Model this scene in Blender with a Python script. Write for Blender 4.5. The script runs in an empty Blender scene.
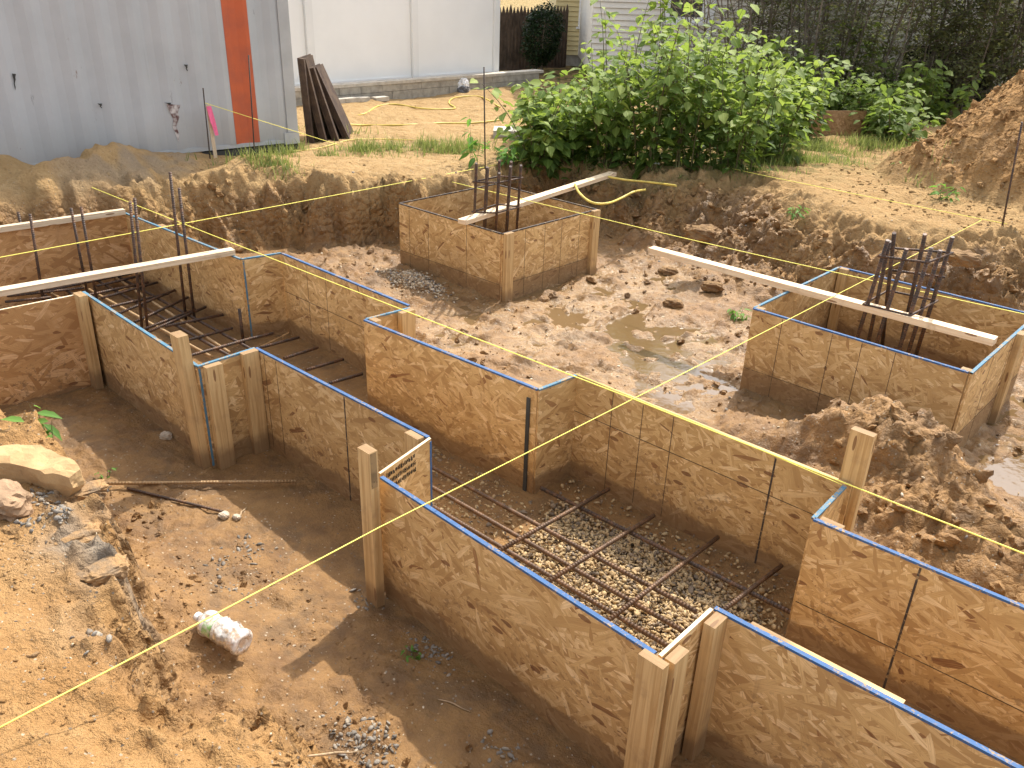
import bpy, math, random
import numpy as np
from mathutils import Vector, Matrix
random.seed(7)
rng = np.random.default_rng(7)
S = bpy.context.scene
C = S.collection
PI = math.pi

# ------------------------------------------------------------------ camera
CAM_F, CAM_P, CAM_Y, CAM_R, CAM_H = 831.7, math.radians(26.089), math.radians(42.813), math.radians(-1.938), 1.8
def _basis():
    p, w = CAM_P, CAM_Y
    fwd = np.array([0, math.cos(p), -math.sin(p)]); up = np.array([0, math.sin(p), math.cos(p)]); right = np.array([1., 0, 0])
    R = np.array([[math.cos(w), -math.sin(w), 0], [math.sin(w), math.cos(w), 0], [0, 0, 1]])
    return R @ fwd, R @ up, R @ right
FWD, UP, RIGHT = _basis()
EYE = np.array([0, 0, CAM_H])
def at(px, py, z=0.0):
    """the point of the horizontal plane at height z seen at a pixel of the photograph"""
    x, y = px - 512, py - 384
    c, s = math.cos(CAM_R), math.sin(CAM_R)
    x, y = c*x - s*y, s*x + c*y
    d = FWD*CAM_F + RIGHT*x - UP*y
    return EYE + d*((z - CAM_H)/d[2])
def proj(P):
    d = np.asarray(P, float) - EYE
    k = d @ FWD
    x, y = d @ RIGHT/k*CAM_F, -(d @ UP)/k*CAM_F
    c, s = math.cos(CAM_R), math.sin(CAM_R)
    return 512 + c*x + s*y, 384 - s*x + c*y
def ztop(x, y, py):
    """height at which a post standing at x, y ends"""
    lo, hi = -1.0, 6.0
    for _ in range(50):
        m = (lo + hi)/2
        if proj((x, y, m))[1] > py: lo = m
        else: hi = m
    return lo
cam = bpy.data.cameras.new('camera'); co = bpy.data.objects.new('camera', cam); C.objects.link(co)
cam.sensor_width = 36; cam.lens = CAM_F/1024*36; cam.clip_start = .05; cam.clip_end = 400
c, s = math.cos(CAM_R), math.sin(CAM_R)
r_ = RIGHT*c - UP*s; u_ = RIGHT*s + UP*c
co.matrix_world = Matrix([[r_[0], u_[0], -FWD[0], 0], [r_[1], u_[1], -FWD[1], 0], [r_[2], u_[2], -FWD[2], CAM_H], [0, 0, 0, 1]])
S.camera = co

# ------------------------------------------------------------------ light
SUNV = Vector((-.20, .72, 1.0)).normalized()
SUN_STRENGTH, SKY_STRENGTH, EXPOSURE = 2.4, .15, 1.34
w = bpy.data.worlds.new('World'); S.world = w; w.use_nodes = True
nt = w.node_tree; bg = nt.nodes['Background']
sky = nt.nodes.new('ShaderNodeTexSky'); sky.sky_type = 'NISHITA'; sky.sun_disc = False
sky.sun_elevation = math.asin(SUNV.z); sky.sun_rotation = math.atan2(SUNV.x, SUNV.y)
sky.air_density = 1.0; sky.dust_density = 3.0; sky.ozone_density = .6
hs = nt.nodes.new('ShaderNodeHueSaturation'); hs.inputs['Saturation'].default_value = .36      # a hazy, half clouded sky
nt.links.new(sky.outputs[0], hs.inputs['Color']); nt.links.new(hs.outputs[0], bg.inputs[0]); bg.inputs[1].default_value = SKY_STRENGTH
sl = bpy.data.lights.new('sun', 'SUN'); sl.energy = SUN_STRENGTH; sl.angle = math.radians(.7); sl.color = (1, .94, .84)
so = bpy.data.objects.new('sun', sl); C.objects.link(so); so.rotation_euler = SUNV.to_track_quat('Z', 'Y').to_euler(); so.location = (0, 0, 20)
S.view_settings.view_transform = 'Standard'; S.view_settings.look = 'None'; S.view_settings.gamma = 1
S.view_settings.use_curve_mapping = False; S.view_settings.exposure = EXPOSURE
S.cycles.max_bounces = 6; S.cycles.diffuse_bounces = 4; S.cycles.transparent_max_bounces = 8

# ------------------------------------------------------------------ materials
class N:
    def __init__(self, name):
        self.m = bpy.data.materials.new(name); self.m.use_nodes = True
        self.t = self.m.node_tree; self.b = self.t.nodes['Principled BSDF']; self.out = self.t.nodes['Material Output']
        self.b.inputs['Specular IOR Level'].default_value = .3
    def n(self, typ, ins=None, **kw):
        nd = self.t.nodes.new(typ)
        for k, v in kw.items(): setattr(nd, k, v)
        for k, v in (ins or {}).items(): self.set(nd.inputs[k], v)
        return nd
    def set(self, sock, v):
        if isinstance(v, bpy.types.NodeSocket): self.t.links.new(v, sock)
        elif isinstance(v, (tuple, list)) and len(v) == 3 and sock.type == 'RGBA': sock.default_value = (*v, 1)
        else: sock.default_value = v
    def math(self, op, a, b=None, c=None, clamp=False):
        nd = self.t.nodes.new('ShaderNodeMath'); nd.operation = op; nd.use_clamp = clamp
        self.set(nd.inputs[0], a)
        if b is not None: self.set(nd.inputs[1], b)
        if c is not None: self.set(nd.inputs[2], c)
        return nd.outputs[0]
    def mix(self, f, a, b, mode='MIX'):
        nd = self.t.nodes.new('ShaderNodeMix'); nd.data_type = 'RGBA'; nd.blend_type = mode
        self.set(nd.inputs[0], f); self.set(nd.inputs[6], a); self.set(nd.inputs[7], b)
        return nd.outputs[2]
    def ramp(self, f, stops, interp='LINEAR'):
        nd = self.t.nodes.new('ShaderNodeValToRGB'); cr = nd.color_ramp; cr.interpolation = interp
        while len(cr.elements) < len(stops): cr.elements.new(.5)
        for e, (p, c) in zip(cr.elements, stops):
            e.position = p; e.color = (*c, 1) if isinstance(c, tuple) else (c, c, c, 1)
        self.set(nd.inputs[0], f); return nd.outputs[0]
    def step(self, f, a, b):
        nd = self.t.nodes.new('ShaderNodeMapRange'); nd.interpolation_type = 'SMOOTHSTEP'
        self.set(nd.inputs[0], f); nd.inputs[1].default_value = a; nd.inputs[2].default_value = b
        return nd.outputs[0]
    def noise(self, vec, scale, detail=4, rough=.55, dist=0):
        nd = self.n('ShaderNodeTexNoise', {'Scale': scale, 'Detail': detail, 'Roughness': rough, 'Distortion': dist})
        if vec is not None: self.t.links.new(vec, nd.inputs['Vector'])
        return nd.outputs[0]
    def pos(self): return self.n('ShaderNodeNewGeometry').outputs['Position']
    def uv(self): return self.n('ShaderNodeTexCoord').outputs['UV']
    def rand(self): return self.n('ShaderNodeObjectInfo').outputs['Random']
    def mapping(self, vec, scale=(1, 1, 1), rot=(0, 0, 0), loc=(0, 0, 0)):
        nd = self.n('ShaderNodeMapping'); self.t.links.new(vec, nd.inputs[0])
        nd.inputs['Scale'].default_value = scale; nd.inputs['Rotation'].default_value = rot
        self.set(nd.inputs['Location'], loc); return nd.outputs[0]
    def attr(self, name): return self.n('ShaderNodeAttribute', attribute_name=name).outputs['Fac']
    def bump(self, h, strength=.5, dist=.01, normal=None):
        nd = self.n('ShaderNodeBump', {'Height': h, 'Strength': strength, 'Distance': dist})
        if normal is not None: self.t.links.new(normal, nd.inputs['Normal'])
        return nd.outputs[0]
    def done(self, col=None, rough=None, normal=None, metal=None, spec=None):
        if col is not None: self.set(self.b.inputs['Base Color'], col)
        if rough is not None: self.set(self.b.inputs['Roughness'], rough)
        if normal is not None: self.t.links.new(normal, self.b.inputs['Normal'])
        if metal is not None: self.set(self.b.inputs['Metallic'], metal)
        if spec is not None: self.set(self.b.inputs['Specular IOR Level'], spec)
        return self.m

def mat_osb(name, tint=(1, 1, 1), damp=.15, contrast=1.0, big=1.0):
    k = N(name); uv = k.uv(); rnd = k.rand()
    off = k.n('ShaderNodeCombineXYZ', {0: k.math('MULTIPLY', rnd, 37.1), 1: k.math('MULTIPLY', rnd, 91.7)}).outputs[0]
    uvo = k.n('ShaderNodeVectorMath', {0: uv, 1: off}, operation='ADD').outputs[0]
    wob = k.n('ShaderNodeTexNoise', {'Scale': 9.0, 'Detail': 2.0}); k.t.links.new(uvo, wob.inputs['Vector'])
    wv = k.n('ShaderNodeVectorMath', {0: wob.outputs['Color'], 1: (.5, .5, .5)}, operation='SUBTRACT').outputs[0]
    wv = k.n('ShaderNodeVectorMath', {0: wv, 'Scale': .007}, operation='SCALE').outputs[0]
    uvo = k.n('ShaderNodeVectorMath', {0: uvo, 1: wv}, operation='ADD').outputs[0]
    best_h = best_c = best_g = None
    for i, (rot, sx, sy) in enumerate([(8, 8, 46), (-24, 6.5, 40), (34, 9, 52), (-46, 10, 54), (70, 12, 58), (20, 14, 80), (-14, 10, 66)]):
        mp = k.mapping(uvo, (1, 1, 1), (0, 0, math.radians(rot)), (i*3.7, i*1.9, 0))
        ms = k.mapping(mp, (sx/big, sy/big, 1))
        vo = k.n('ShaderNodeTexVoronoi', {'Scale': 1.0, 'Randomness': 1.0}); vo.voronoi_dimensions = '2D'
        k.t.links.new(ms, vo.inputs['Vector'])
        sp = k.n('ShaderNodeSeparateColor'); k.t.links.new(vo.outputs['Color'], sp.inputs[0])
        gr = k.noise(k.mapping(mp, (14, 320, 1)), 1.0, 2, .5)
        h, cc = sp.outputs[0], sp.outputs[1]
        if best_h is None: best_h, best_c, best_g = h, cc, gr
        else:
            g = k.math('GREATER_THAN', h, best_h)
            best_c = k.math('ADD', k.math('MULTIPLY', cc, g), k.math('MULTIPLY', best_c, k.math('SUBTRACT', 1, g)))
            best_g = k.math('ADD', k.math('MULTIPLY', gr, g), k.math('MULTIPLY', best_g, k.math('SUBTRACT', 1, g)))
            best_h = k.math('MAXIMUM', h, best_h)
    t = lambda c: tuple(a*b for a, b in zip(c, tint))
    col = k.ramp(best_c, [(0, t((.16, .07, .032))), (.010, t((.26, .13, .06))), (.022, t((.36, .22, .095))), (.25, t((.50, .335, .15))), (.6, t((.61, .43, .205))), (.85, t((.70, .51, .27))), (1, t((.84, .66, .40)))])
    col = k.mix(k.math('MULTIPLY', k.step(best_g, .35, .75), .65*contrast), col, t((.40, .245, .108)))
    chips = k.n('ShaderNodeTexVoronoi', {'Scale': 1.0}); chips.voronoi_dimensions = '2D'
    k.t.links.new(k.mapping(uvo, (13, 34, 1), (0, 0, .4)), chips.inputs['Vector'])
    cs = k.n('ShaderNodeSeparateColor'); k.t.links.new(chips.outputs['Color'], cs.inputs[0])
    chip = k.math('MULTIPLY', k.math('GREATER_THAN', cs.outputs[2], .985), k.math('LESS_THAN', chips.outputs['Distance'], .36))
    col = k.mix(k.math('MULTIPLY', chip, .8), col, t((.15, .06, .028)))
    blot = k.noise(uvo, 3.2, 4, .6)
    col = k.mix(k.math('MULTIPLY', k.step(blot, .42, .78), .42), col, t((.34, .215, .10)))
    tone = k.math('ADD', .86, k.math('MULTIPLY', rnd, .26)); col = k.mix(1.0, col, k.n('ShaderNodeCombineColor', {0: tone, 1: tone, 2: tone}).outputs[0], 'MULTIPLY')
    fine = k.step(k.noise(uvo, 130, 3, .7), .6, .7); col = k.mix(k.math('MULTIPLY', fine, .3), col, (.25, .14, .06))
    # mud and damp drawn up from the ground: a stained band with a ragged upper line
    v = k.n('ShaderNodeSeparateXYZ'); k.t.links.new(uv, v.inputs[0])
    edge = k.math('ADD', v.outputs[1], k.math('MULTIPLY', k.math('SUBTRACT', k.noise(uvo, 6, 5, .65), .5), -.16))
    dm = k.math('SUBTRACT', 1, k.math('MULTIPLY', k.step(edge, damp*.82, damp*1.02), k.math('ADD', .72, k.math('MULTIPLY', k.step(edge, damp*.9, damp*2.1), .28))))
    col = k.mix(k.math('MULTIPLY', dm, .72), col, (.155, .088, .045))
    spl = k.step(k.math('ADD', k.math('MULTIPLY', k.noise(uvo, 42, 4, .65), .75), k.math('MULTIPLY', k.noise(uvo, 5, 3, .6), .35)), .60, .66)
    low = k.math('SUBTRACT', 1, k.step(v.outputs[1], .12, .58))
    col = k.mix(k.math('MULTIPLY', k.math('MULTIPLY', spl, low), .7), col, (.20, .115, .058))
    run = k.step(k.noise(k.mapping(uvo, (26, 2.2, 1)), 1, 4, .6), .60, .74); col = k.mix(k.math('MULTIPLY', run, .28), col, (.27, .16, .08))
    nrm = k.bump(k.math('ADD', k.math('MULTIPLY', best_h, .7), k.math('MULTIPLY', best_g, .5)), .35, .004)
    return k.done(col, k.math('SUBTRACT', .72, k.math('MULTIPLY', best_g, .2)), nrm, spec=.28)

def mat_lumber(name, a=(.64, .445, .215), b=(.43, .265, .11), damp=0.):
    k = N(name); uv = k.uv(); rnd = k.rand()
    off = k.n('ShaderNodeCombineXYZ', {0: k.math('MULTIPLY', rnd, 31.0), 1: k.math('MULTIPLY', rnd, 17.0)}).outputs[0]
    uvo = k.n('ShaderNodeVectorMath', {0: uv, 1: off}, operation='ADD').outputs[0]
    g = k.noise(k.mapping(uvo, (2.2, 60, 1)), 1, 4, .6, .6)
    f = k.noise(k.mapping(uvo, (9, 420, 1)), 1, 2, .5)
    col = k.mix(k.step(g, .35, .68), a, b)
    col = k.mix(k.math('MULTIPLY', f, .35), col, b)
    kn = k.n('ShaderNodeTexVoronoi', {'Scale': 1.0}); kn.voronoi_dimensions = '2D'
    k.t.links.new(k.mapping(uvo, (2.6, 14, 1)), kn.inputs['Vector'])
    ks = k.n('ShaderNodeSeparateColor'); k.t.links.new(kn.outputs['Color'], ks.inputs[0])
    knot = k.math('MULTIPLY', k.math('LESS_THAN', kn.outputs['Distance'], .09), k.math('GREATER_THAN', ks.outputs[0], .55))
    col = k.mix(k.math('MULTIPLY', knot, .8), col, (.17, .075, .03))
    dirt = k.step(k.noise(uvo, 7, 5, .65), .5, .75)
    col = k.mix(k.math('MULTIPLY', dirt, .55), col, (.27, .17, .09))
    if damp:
        v = k.n('ShaderNodeSeparateXYZ'); k.t.links.new(uv, v.inputs[0])
        e = k.math('ADD', v.outputs[0], k.math('MULTIPLY', k.math('SUBTRACT', k.noise(uvo, 9, 4), .5), -.14))
        col = k.mix(k.math('MULTIPLY', k.math('SUBTRACT', 1, k.step(e, damp*.6, damp*1.2)), .7), col, (.17, .10, .052))
    return k.done(col, .7, k.bump(k.math('ADD', g, f), .25, .003), spec=.25)

def mat_plain(name, col, rough=.6, var=.25, scale=12., metal=0., bump=0., col2=None, spec=.3, detail=5):
    k = N(name); p = k.n('ShaderNodeTexCoord').outputs['Object']
    n = k.noise(p, scale, detail, .6)
    c2 = col2 or tuple(c*(1-var) for c in col)
    cc = k.mix(k.step(n, .32, .7), col, c2)
    nr = k.bump(k.noise(p, scale*3, 4, .6), bump, .01) if bump else None
    return k.done(cc, rough, nr, metal, spec)

def mat_paint(name, col, cover=.62):
    k = N(name); p = k.pos()
    n = k.math('ADD', k.math('MULTIPLY', k.noise(p, 90, 4, .7), .55), k.math('MULTIPLY', k.noise(p, 11, 4, .6), .45))
    cc = k.mix(k.step(n, cover-.17, cover-.09), col, (.33, .22, .105))
    cc = k.mix(k.math('MULTIPLY', k.step(k.noise(p, 33, 4, .7), .55, .68), .5), cc, (.22, .15, .09))
    cc = k.mix(k.math('MULTIPLY', k.step(k.noise(p, 14, 3), .45, .7), .4), cc, tuple(c*.55 for c in col))
    return k.done(cc, .75)

def mat_rebar(name, a=(.045, .034, .03), b=(.15, .075, .04), ribs=True):
    k = N(name); uv = k.uv(); p = k.pos()
    n = k.noise(p, 26, 5, .65)
    col = k.mix(k.step(n, .42, .7), a, b)
    col = k.mix(k.math('MULTIPLY', k.step(k.noise(p, 160, 2), .5, .7), .4), col, (.22, .12, .06))
    nr = None
    if ribs:
        wv = k.n('ShaderNodeTexWave', {'Scale': 20.0}); wv.wave_type = 'BANDS'; wv.bands_direction = 'X'
        k.t.links.new(k.mapping(uv, (1, .12, 1), (0, 0, .0)), wv.inputs['Vector'])
        nr = k.bump(wv.outputs[1], .6, .003)
        col = k.mix(k.math('MULTIPLY', k.step(wv.outputs[1], .6, .9), .2), col, (.16, .1, .065))
    return k.done(col, .55, nr, .25, .4)

def mat_leaf(name, cols, trans=.45, rough=.62):
    k = N(name)
    r = k.attr('leaftone'); u = k.uv()
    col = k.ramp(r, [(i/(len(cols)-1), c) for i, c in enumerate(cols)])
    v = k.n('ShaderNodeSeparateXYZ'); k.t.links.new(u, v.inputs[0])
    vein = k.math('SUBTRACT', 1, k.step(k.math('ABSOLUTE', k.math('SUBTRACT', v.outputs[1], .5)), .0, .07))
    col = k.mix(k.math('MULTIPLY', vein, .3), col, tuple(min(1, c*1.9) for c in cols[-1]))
    k.done(col, rough, spec=.35)
    k.b.inputs['Specular IOR Level'].default_value = .18
    tr = k.n('ShaderNodeBsdfTranslucent', {0: k.mix(.5, col, tuple(min(1, c*1.6) for c in (cols[-1][0]*1.1, cols[-1][1]*1.2, cols[-1][2]*.6)))})
    mx = k.n('ShaderNodeMixShader', {0: trans, 1: k.b.outputs[0], 2: tr.outputs[0]})
    k.t.links.new(mx.outputs[0], k.out.inputs[0]); return k.m

M = {}
M['osb'] = mat_osb('osb_sheet', (1.04, .97, .87))
M['osb_wet'] = mat_osb('osb_sheet_soaked', (.99, .93, .84), .24)
M['osb_red_shade'] = mat_osb('osb_sheet_reddish_shade', (.84, .69, .60), .06, 1.3, 1.6)  # reddish sheet, with the shade on it put into the darker tint
M['osb_old'] = mat_osb('osb_sheet_weathered', (.5, .40, .33), .1, 1.2)
M['lumber'] = mat_lumber('softwood', damp=.16)
M['lumber_new'] = mat_lumber('softwood_fresh', (.80, .66, .47), (.68, .49, .30))
M['lumber_grey'] = mat_lumber('softwood_dusty', (.66, .55, .40), (.50, .38, .25))
M['blue'] = mat_paint('blue_paint', (.045, .11, .245), .70)
M['cyan'] = mat_paint('pale_blue_paint', (.075, .18, .26), .68)
M['dark_line'] = mat_paint('dark_joint', (.055, .042, .035), .7)
M['grid_line'] = mat_paint('layout_line', (.085, .055, .032), .70)
M['char'] = mat_paint('charred_wood', (.025, .018, .014), .50)
M['ink'] = mat_paint('black_stencil_ink', (.02, .017, .014), .8)
M['rebar'] = mat_rebar('rebar_steel')
M['rebar_rust'] = mat_rebar('rebar_rusty', (.085, .052, .032), (.20, .11, .058))
M['rebar_tan'] = mat_rebar('rebar_dusty', (.36, .23, .11), (.46, .31, .16))
M['pin'] = mat_rebar('steel_pin', (.03, .026, .024), (.075, .05, .035), False)
M['string'] = mat_plain('yellow_twine', (.88, .80, .16), .6, .1, 200)
M['hose'] = mat_plain('yellow_hose', (.72, .56, .13), .45, .3, 14)
M['vinyl'] = mat_plain('white_vinyl', (.86, .86, .84), .35, .05, 1.4)
M['vinyl_post'] = mat_plain('white_vinyl_post', (.80, .80, .78), .35, .06, 1.4)
M['block'] = mat_plain('grey_block', (.42, .385, .32), .9, .35, 9, bump=.4)
M['slab'] = mat_plain('pale_concrete', (.55, .50, .42), .9, .3, 8, bump=.3)
M['rust_plate'] = mat_plain('rusty_steel_plate', (.05, .032, .025), .75, .3, 8, .2, .5, (.10, .065, .042))
M['picket'] = mat_plain('weathered_picket', (.12, .085, .06), .85, .5, 6)
M['bark'] = mat_plain('dark_bark', (.20, .165, .125), .9, .5, 14, bump=.5)
M['stem'] = mat_plain('green_brown_stem', (.13, .12, .05), .7, .4, 20)
M['rock_tan'] = mat_plain('tan_stone', (.45, .30, .145), .9, .3, 7, bump=.8, col2=(.34, .21, .10))
M['rock_brown'] = mat_plain('brown_stone', (.34, .22, .13), .9, .4, 9, bump=.6)
M['stone_pale'] = mat_plain('pale_stone', (.58, .48, .36), .85, .3, 22, bump=.4)
M['yellow_siding'] = mat_plain('yellow_siding', (.62, .52, .27), .6, .1, 2)
M['grey_siding'] = mat_plain('pale_grey_siding', (.76, .72, .64), .55, .1, 2)
M['trim'] = mat_plain('white_trim', (.82, .83, .84), .4, .06, 3)
M['roof'] = mat_plain('grey_shingle', (.10, .095, .09), .9, .4, 12)
M['glass'] = N('window_glass').done((.035, .045, .055), .08, spec=.6)
M['pink'] = mat_plain('pink_ribbon', (.85, .16, .32), .6, .15, 30)
M['bag'] = mat_plain('white_plastic_bag', (.80, .80, .80), .4, .15, 25)
M['bag_grey'] = mat_plain('grey_plastic_bag', (.16, .16, .17), .4, .4, 25)
M['label'] = mat_plain('green_white_label', (.62, .66, .52), .45, .2, 70, col2=(.28, .50, .18), detail=1)
M['cap'] = mat_plain('white_cap', (.82, .80, .78), .4, .1, 30)
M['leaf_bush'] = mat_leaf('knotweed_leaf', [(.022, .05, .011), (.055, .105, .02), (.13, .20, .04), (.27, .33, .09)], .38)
M['leaf_low'] = mat_leaf('low_bush_leaf', [(.05, .085, .02), (.10, .15, .034), (.18, .235, .06)], .42)
M['leaf_dark'] = mat_leaf('thicket_leaf', [(.06, .066, .032), (.11, .118, .055), (.18, .185, .09)], .45, .6)
M['leaf_hedge'] = mat_leaf('yew_leaf', [(.008, .018, .006), (.016, .034, .012), (.028, .05, .018)], .15, .5)
M['leaf_weed'] = mat_leaf('weed_leaf', [(.06, .14, .03), (.10, .22, .04), (.15, .28, .06)], .4)
M['grass'] = mat_leaf('grass_blade', [(.07, .12, .025), (.12, .18, .04), (.20, .25, .08), (.30, .30, .14)], .35)

def mat_gravel(name, cols):
    k = N(name); r = k.attr('leaftone')
    col = k.ramp(r, [(i/(len(cols)-1), c) for i, c in enumerate(cols)], 'CONSTANT')
    col = k.mix(k.math('MULTIPLY', k.step(k.noise(k.pos(), 70, 4), .4, .75), .4), col, (.24, .17, .1))
    return k.done(col, .8, k.bump(k.noise(k.pos(), 110, 4, .7), .6, .006))
M['gravel'] = mat_gravel('pea_gravel', [(.50, .355, .18), (.38, .26, .125), (.55, .41, .23), (.27, .20, .13), (.50, .36, .185), (.42, .29, .15), (.18, .14, .10), (.56, .43, .26)])
M['gravel_grey'] = mat_gravel('grey_stone_chip', [(.19, .17, .145), (.26, .235, .2), (.13, .12, .105), (.31, .265, .205), (.22, .195, .165), (.40, .32, .23)])
M['gravel_mix'] = mat_gravel('mixed_pebbles', [(.42, .30, .17), (.30, .21, .12), (.52, .43, .30), (.20, .18, .16), (.36, .25, .14), (.25, .16, .09), (.6, .52, .4), (.33, .22, .12)])
M['earth'] = mat_plain('packed_earth', (.26, .16, .072), .95, .4, 12, bump=1., col2=(.17, .10, .05))
M['clay'] = mat_plain('grey_clay', (.19, .135, .085), .95, .35, 16, bump=1., col2=(.33, .195, .085))
M['clod'] = mat_gravel('soil_crumbs', [(.42, .265, .125), (.36, .22, .105), (.46, .30, .15), (.30, .19, .092), (.40, .25, .12)])

def mat_container():
    k = N('container_grey_paint'); p = k.n('ShaderNodeTexCoord').outputs['Object']
    x = k.n('ShaderNodeSeparateXYZ'); k.t.links.new(p, x.inputs[0])
    col = k.mix(k.step(k.noise(p, 1.6, 5, .6), .3, .75), (.44, .46, .475), (.375, .395, .41))
    scr = k.step(k.noise(k.mapping(p, (9, 9, 3)), 1.0, 6, .72), .66, .72)
    col = k.mix(k.math('MULTIPLY', scr, .5), col, (.15, .15, .15))
    streak = k.step(k.noise(k.mapping(p, (18, 18, .8)), 1.0, 4, .6), .6, .8)
    col = k.mix(k.math('MULTIPLY', streak, .3), col, (.2, .2, .2))
    dust = k.math('SUBTRACT', 1, k.step(k.math('ADD', x.outputs[2], k.math('MULTIPLY', k.noise(p, 3, 4), .3)), .2, .75))
    col = k.mix(k.math('MULTIPLY', dust, .5), col, (.27, .235, .19))
    rs = k.step(k.noise(k.mapping(p, (5, 5, 2.2)), 1.0, 7, .75), .665, .69); col = k.mix(k.math('MULTIPLY', rs, .75), col, (.17, .085, .045))
    return k.done(col, .5, spec=.4)
M['container'] = mat_container()
M['orange'] = mat_plain('orange_paint', (.50, .115, .045), .55, .2, 5, col2=(.40, .10, .05))
M['container_frame'] = mat_plain('container_frame_paint', (.44, .45, .45), .5, .15, 3)
M['dark_steel'] = mat_plain('dark_steel', (.06, .06, .055), .7, .4, 8)
M['tear'] = mat_plain('torn_paint', (.55, .52, .50), .7, .3, 16, col2=(.09, .03, .025), detail=2)
def mat_bottle():
    k = N('dusty_clear_plastic'); p = k.n('ShaderNodeTexCoord').outputs['Object']
    k.done(k.mix(k.step(k.noise(p, 40, 5, .7), .42, .62), (.80, .77, .74), (.50, .36, .25)), .3, k.bump(k.noise(p, 34, 3, .5), .6, .012), spec=.6)
    k.set(k.b.inputs['Transmission Weight'], k.math('MULTIPLY', k.step(k.noise(p, 22, 4, .7), .3, .6), .75)); k.b.inputs['IOR'].default_value = 1.25
    return k.m
M['bottle'] = mat_bottle()
def mat_water():
    k = N('muddy_water'); p = k.pos()
    n = k.noise(p, 3, 4, .6)
    k.done(k.mix(n, (.12, .074, .034), (.175, .11, .05)), .05, k.bump(k.noise(p, 22, 3, .5), .22, .006), spec=.5)
    return k.m
M['water'] = mat_water()

def mat_soil():
    k = N('sandy_soil'); p = k.pos()
    wet, pale, grey, lush, sheen = k.attr('wet'), k.attr('pale'), k.attr('grey'), k.attr('lush'), k.attr('sheen')
    n1 = k.noise(p, 1.7, 6, .62); n2 = k.noise(p, 9, 6, .65); n3 = k.noise(p, 45, 5, .7); n4 = k.noise(p, 230, 3, .6)
    dry = k.mix(k.step(n1, .3, .72), (.425, .242, .098), (.335, .182, .070))
    dry = k.mix(k.math('MULTIPLY', k.step(n2, .45, .72), .55), dry, (.475, .295, .135))
    pl = k.mix(k.step(n2, .3, .75), (.46, .315, .155), (.36, .225, .10))
    col = k.mix(pale, dry, pl)
    gr = k.mix(k.step(n3, .3, .7), (.22, .18, .14), (.33, .27, .20))
    col = k.mix(grey, col, gr)
    mud = k.mix(k.step(n2, .32, .7), (.255, .138, .048), (.155, .08, .029))
    mud = k.mix(k.math('MULTIPLY', k.step(n1, .45, .72), .45), mud, (.31, .18, .066))
    wetn = k.math('ADD', wet, k.math('MULTIPLY', k.math('SUBTRACT', n2, .5), k.math('MULTIPLY', k.math('MULTIPLY', wet, k.math('SUBTRACT', 1, wet)), 3.5)), clamp=True)
    col = k.mix(wetn, col, mud)
    n5 = k.noise(p, 3.6, 5, .68, .4); col = k.mix(k.math('MULTIPLY', wetn, k.math('MULTIPLY', k.step(n5, .50, .62), .6)), col, (.125, .075, .036))
    shn = k.math('MULTIPLY', sheen, k.step(k.math('ADD', k.math('MULTIPLY', n2, .7), k.math('MULTIPLY', n1, .5)), .46, .66))
    col = k.mix(k.math('MULTIPLY', shn, .85), col, (.33, .20, .078))  # shine of the wet mud put into the colour as a lighter tone
    # crumbs, pits and small stones
    col = k.mix(k.math('MULTIPLY', k.step(n3, .56, .68), .45), col, (.19, .115, .058))
    col = k.mix(k.math('MULTIPLY', k.step(n4, .62, .72), .35), col, (.56, .44, .29))
    vs = k.n('ShaderNodeTexVoronoi', {'Scale': 75.0, 'Randomness': 1.0}); k.t.links.new(p, vs.inputs['Vector'])
    sep = k.n('ShaderNodeSeparateColor'); k.t.links.new(vs.outputs['Color'], sep.inputs[0])
    peb = k.math('MULTIPLY', k.math('LESS_THAN', vs.outputs['Distance'], .33), k.math('GREATER_THAN', sep.outputs[0], .93))
    col = k.mix(k.math('MULTIPLY', peb, .8), col, k.mix(sep.outputs[1], (.13, .115, .1), (.55, .46, .34)))
    litter = k.step(k.noise(p, 5, 5, .7), .4, .65)
    col = k.mix(k.math('MULTIPLY', lush, litter), col, (.075, .095, .03))
    h = k.math('ADD', k.math('MULTIPLY', n2, 1.4), k.math('ADD', k.math('MULTIPLY', n3, .55), k.math('MULTIPLY', n4, .12)))
    rug = k.attr('rug')
    vc = k.n('ShaderNodeTexVoronoi', {'Scale': 17.0, 'Randomness': 1.0}); vc.feature = 'F1'
    wp = k.n('ShaderNodeVectorMath', {0: p, 1: k.n('ShaderNodeVectorMath', {0: k.n('ShaderNodeTexNoise', {'Vector': p, 'Scale': 11.0, 'Detail': 4.0}).outputs['Color'], 'Scale': .09}, operation='SCALE').outputs[0]}, operation='ADD').outputs[0]
    k.t.links.new(wp, vc.inputs['Vector'])
    chunk = k.math('ADD', k.math('MULTIPLY', vc.outputs['Distance'], -2.6), k.math('MULTIPLY', k.noise(wp, 6, 5, .6), 2.6))
    h = k.math('ADD', h, k.math('MULTIPLY', chunk, k.math('MULTIPLY', rug, .75)))
    col = k.mix(k.math('MULTIPLY', rug, k.math('MULTIPLY', k.step(k.noise(wp, 13, 5, .7), .5, .66), .5)), col, (.15, .09, .048))
    h = k.math('ADD', h, k.math('MULTIPLY', peb, .10))
    st = k.math('SUBTRACT', 1.0, k.math('MULTIPLY', wetn, .45))
    nr = k.bump(h, st, .045)
    rough = k.math('SUBTRACT', k.math('SUBTRACT', .95, k.math('MULTIPLY', wetn, .40)), k.math('MULTIPLY', shn, .36))
    return k.done(col, rough, nr, spec=k.math('ADD', k.math('ADD', .08, k.math('MULTIPLY', wetn, .25)), k.math('MULTIPLY', shn, .3)))
M['soil'] = mat_soil()

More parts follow.
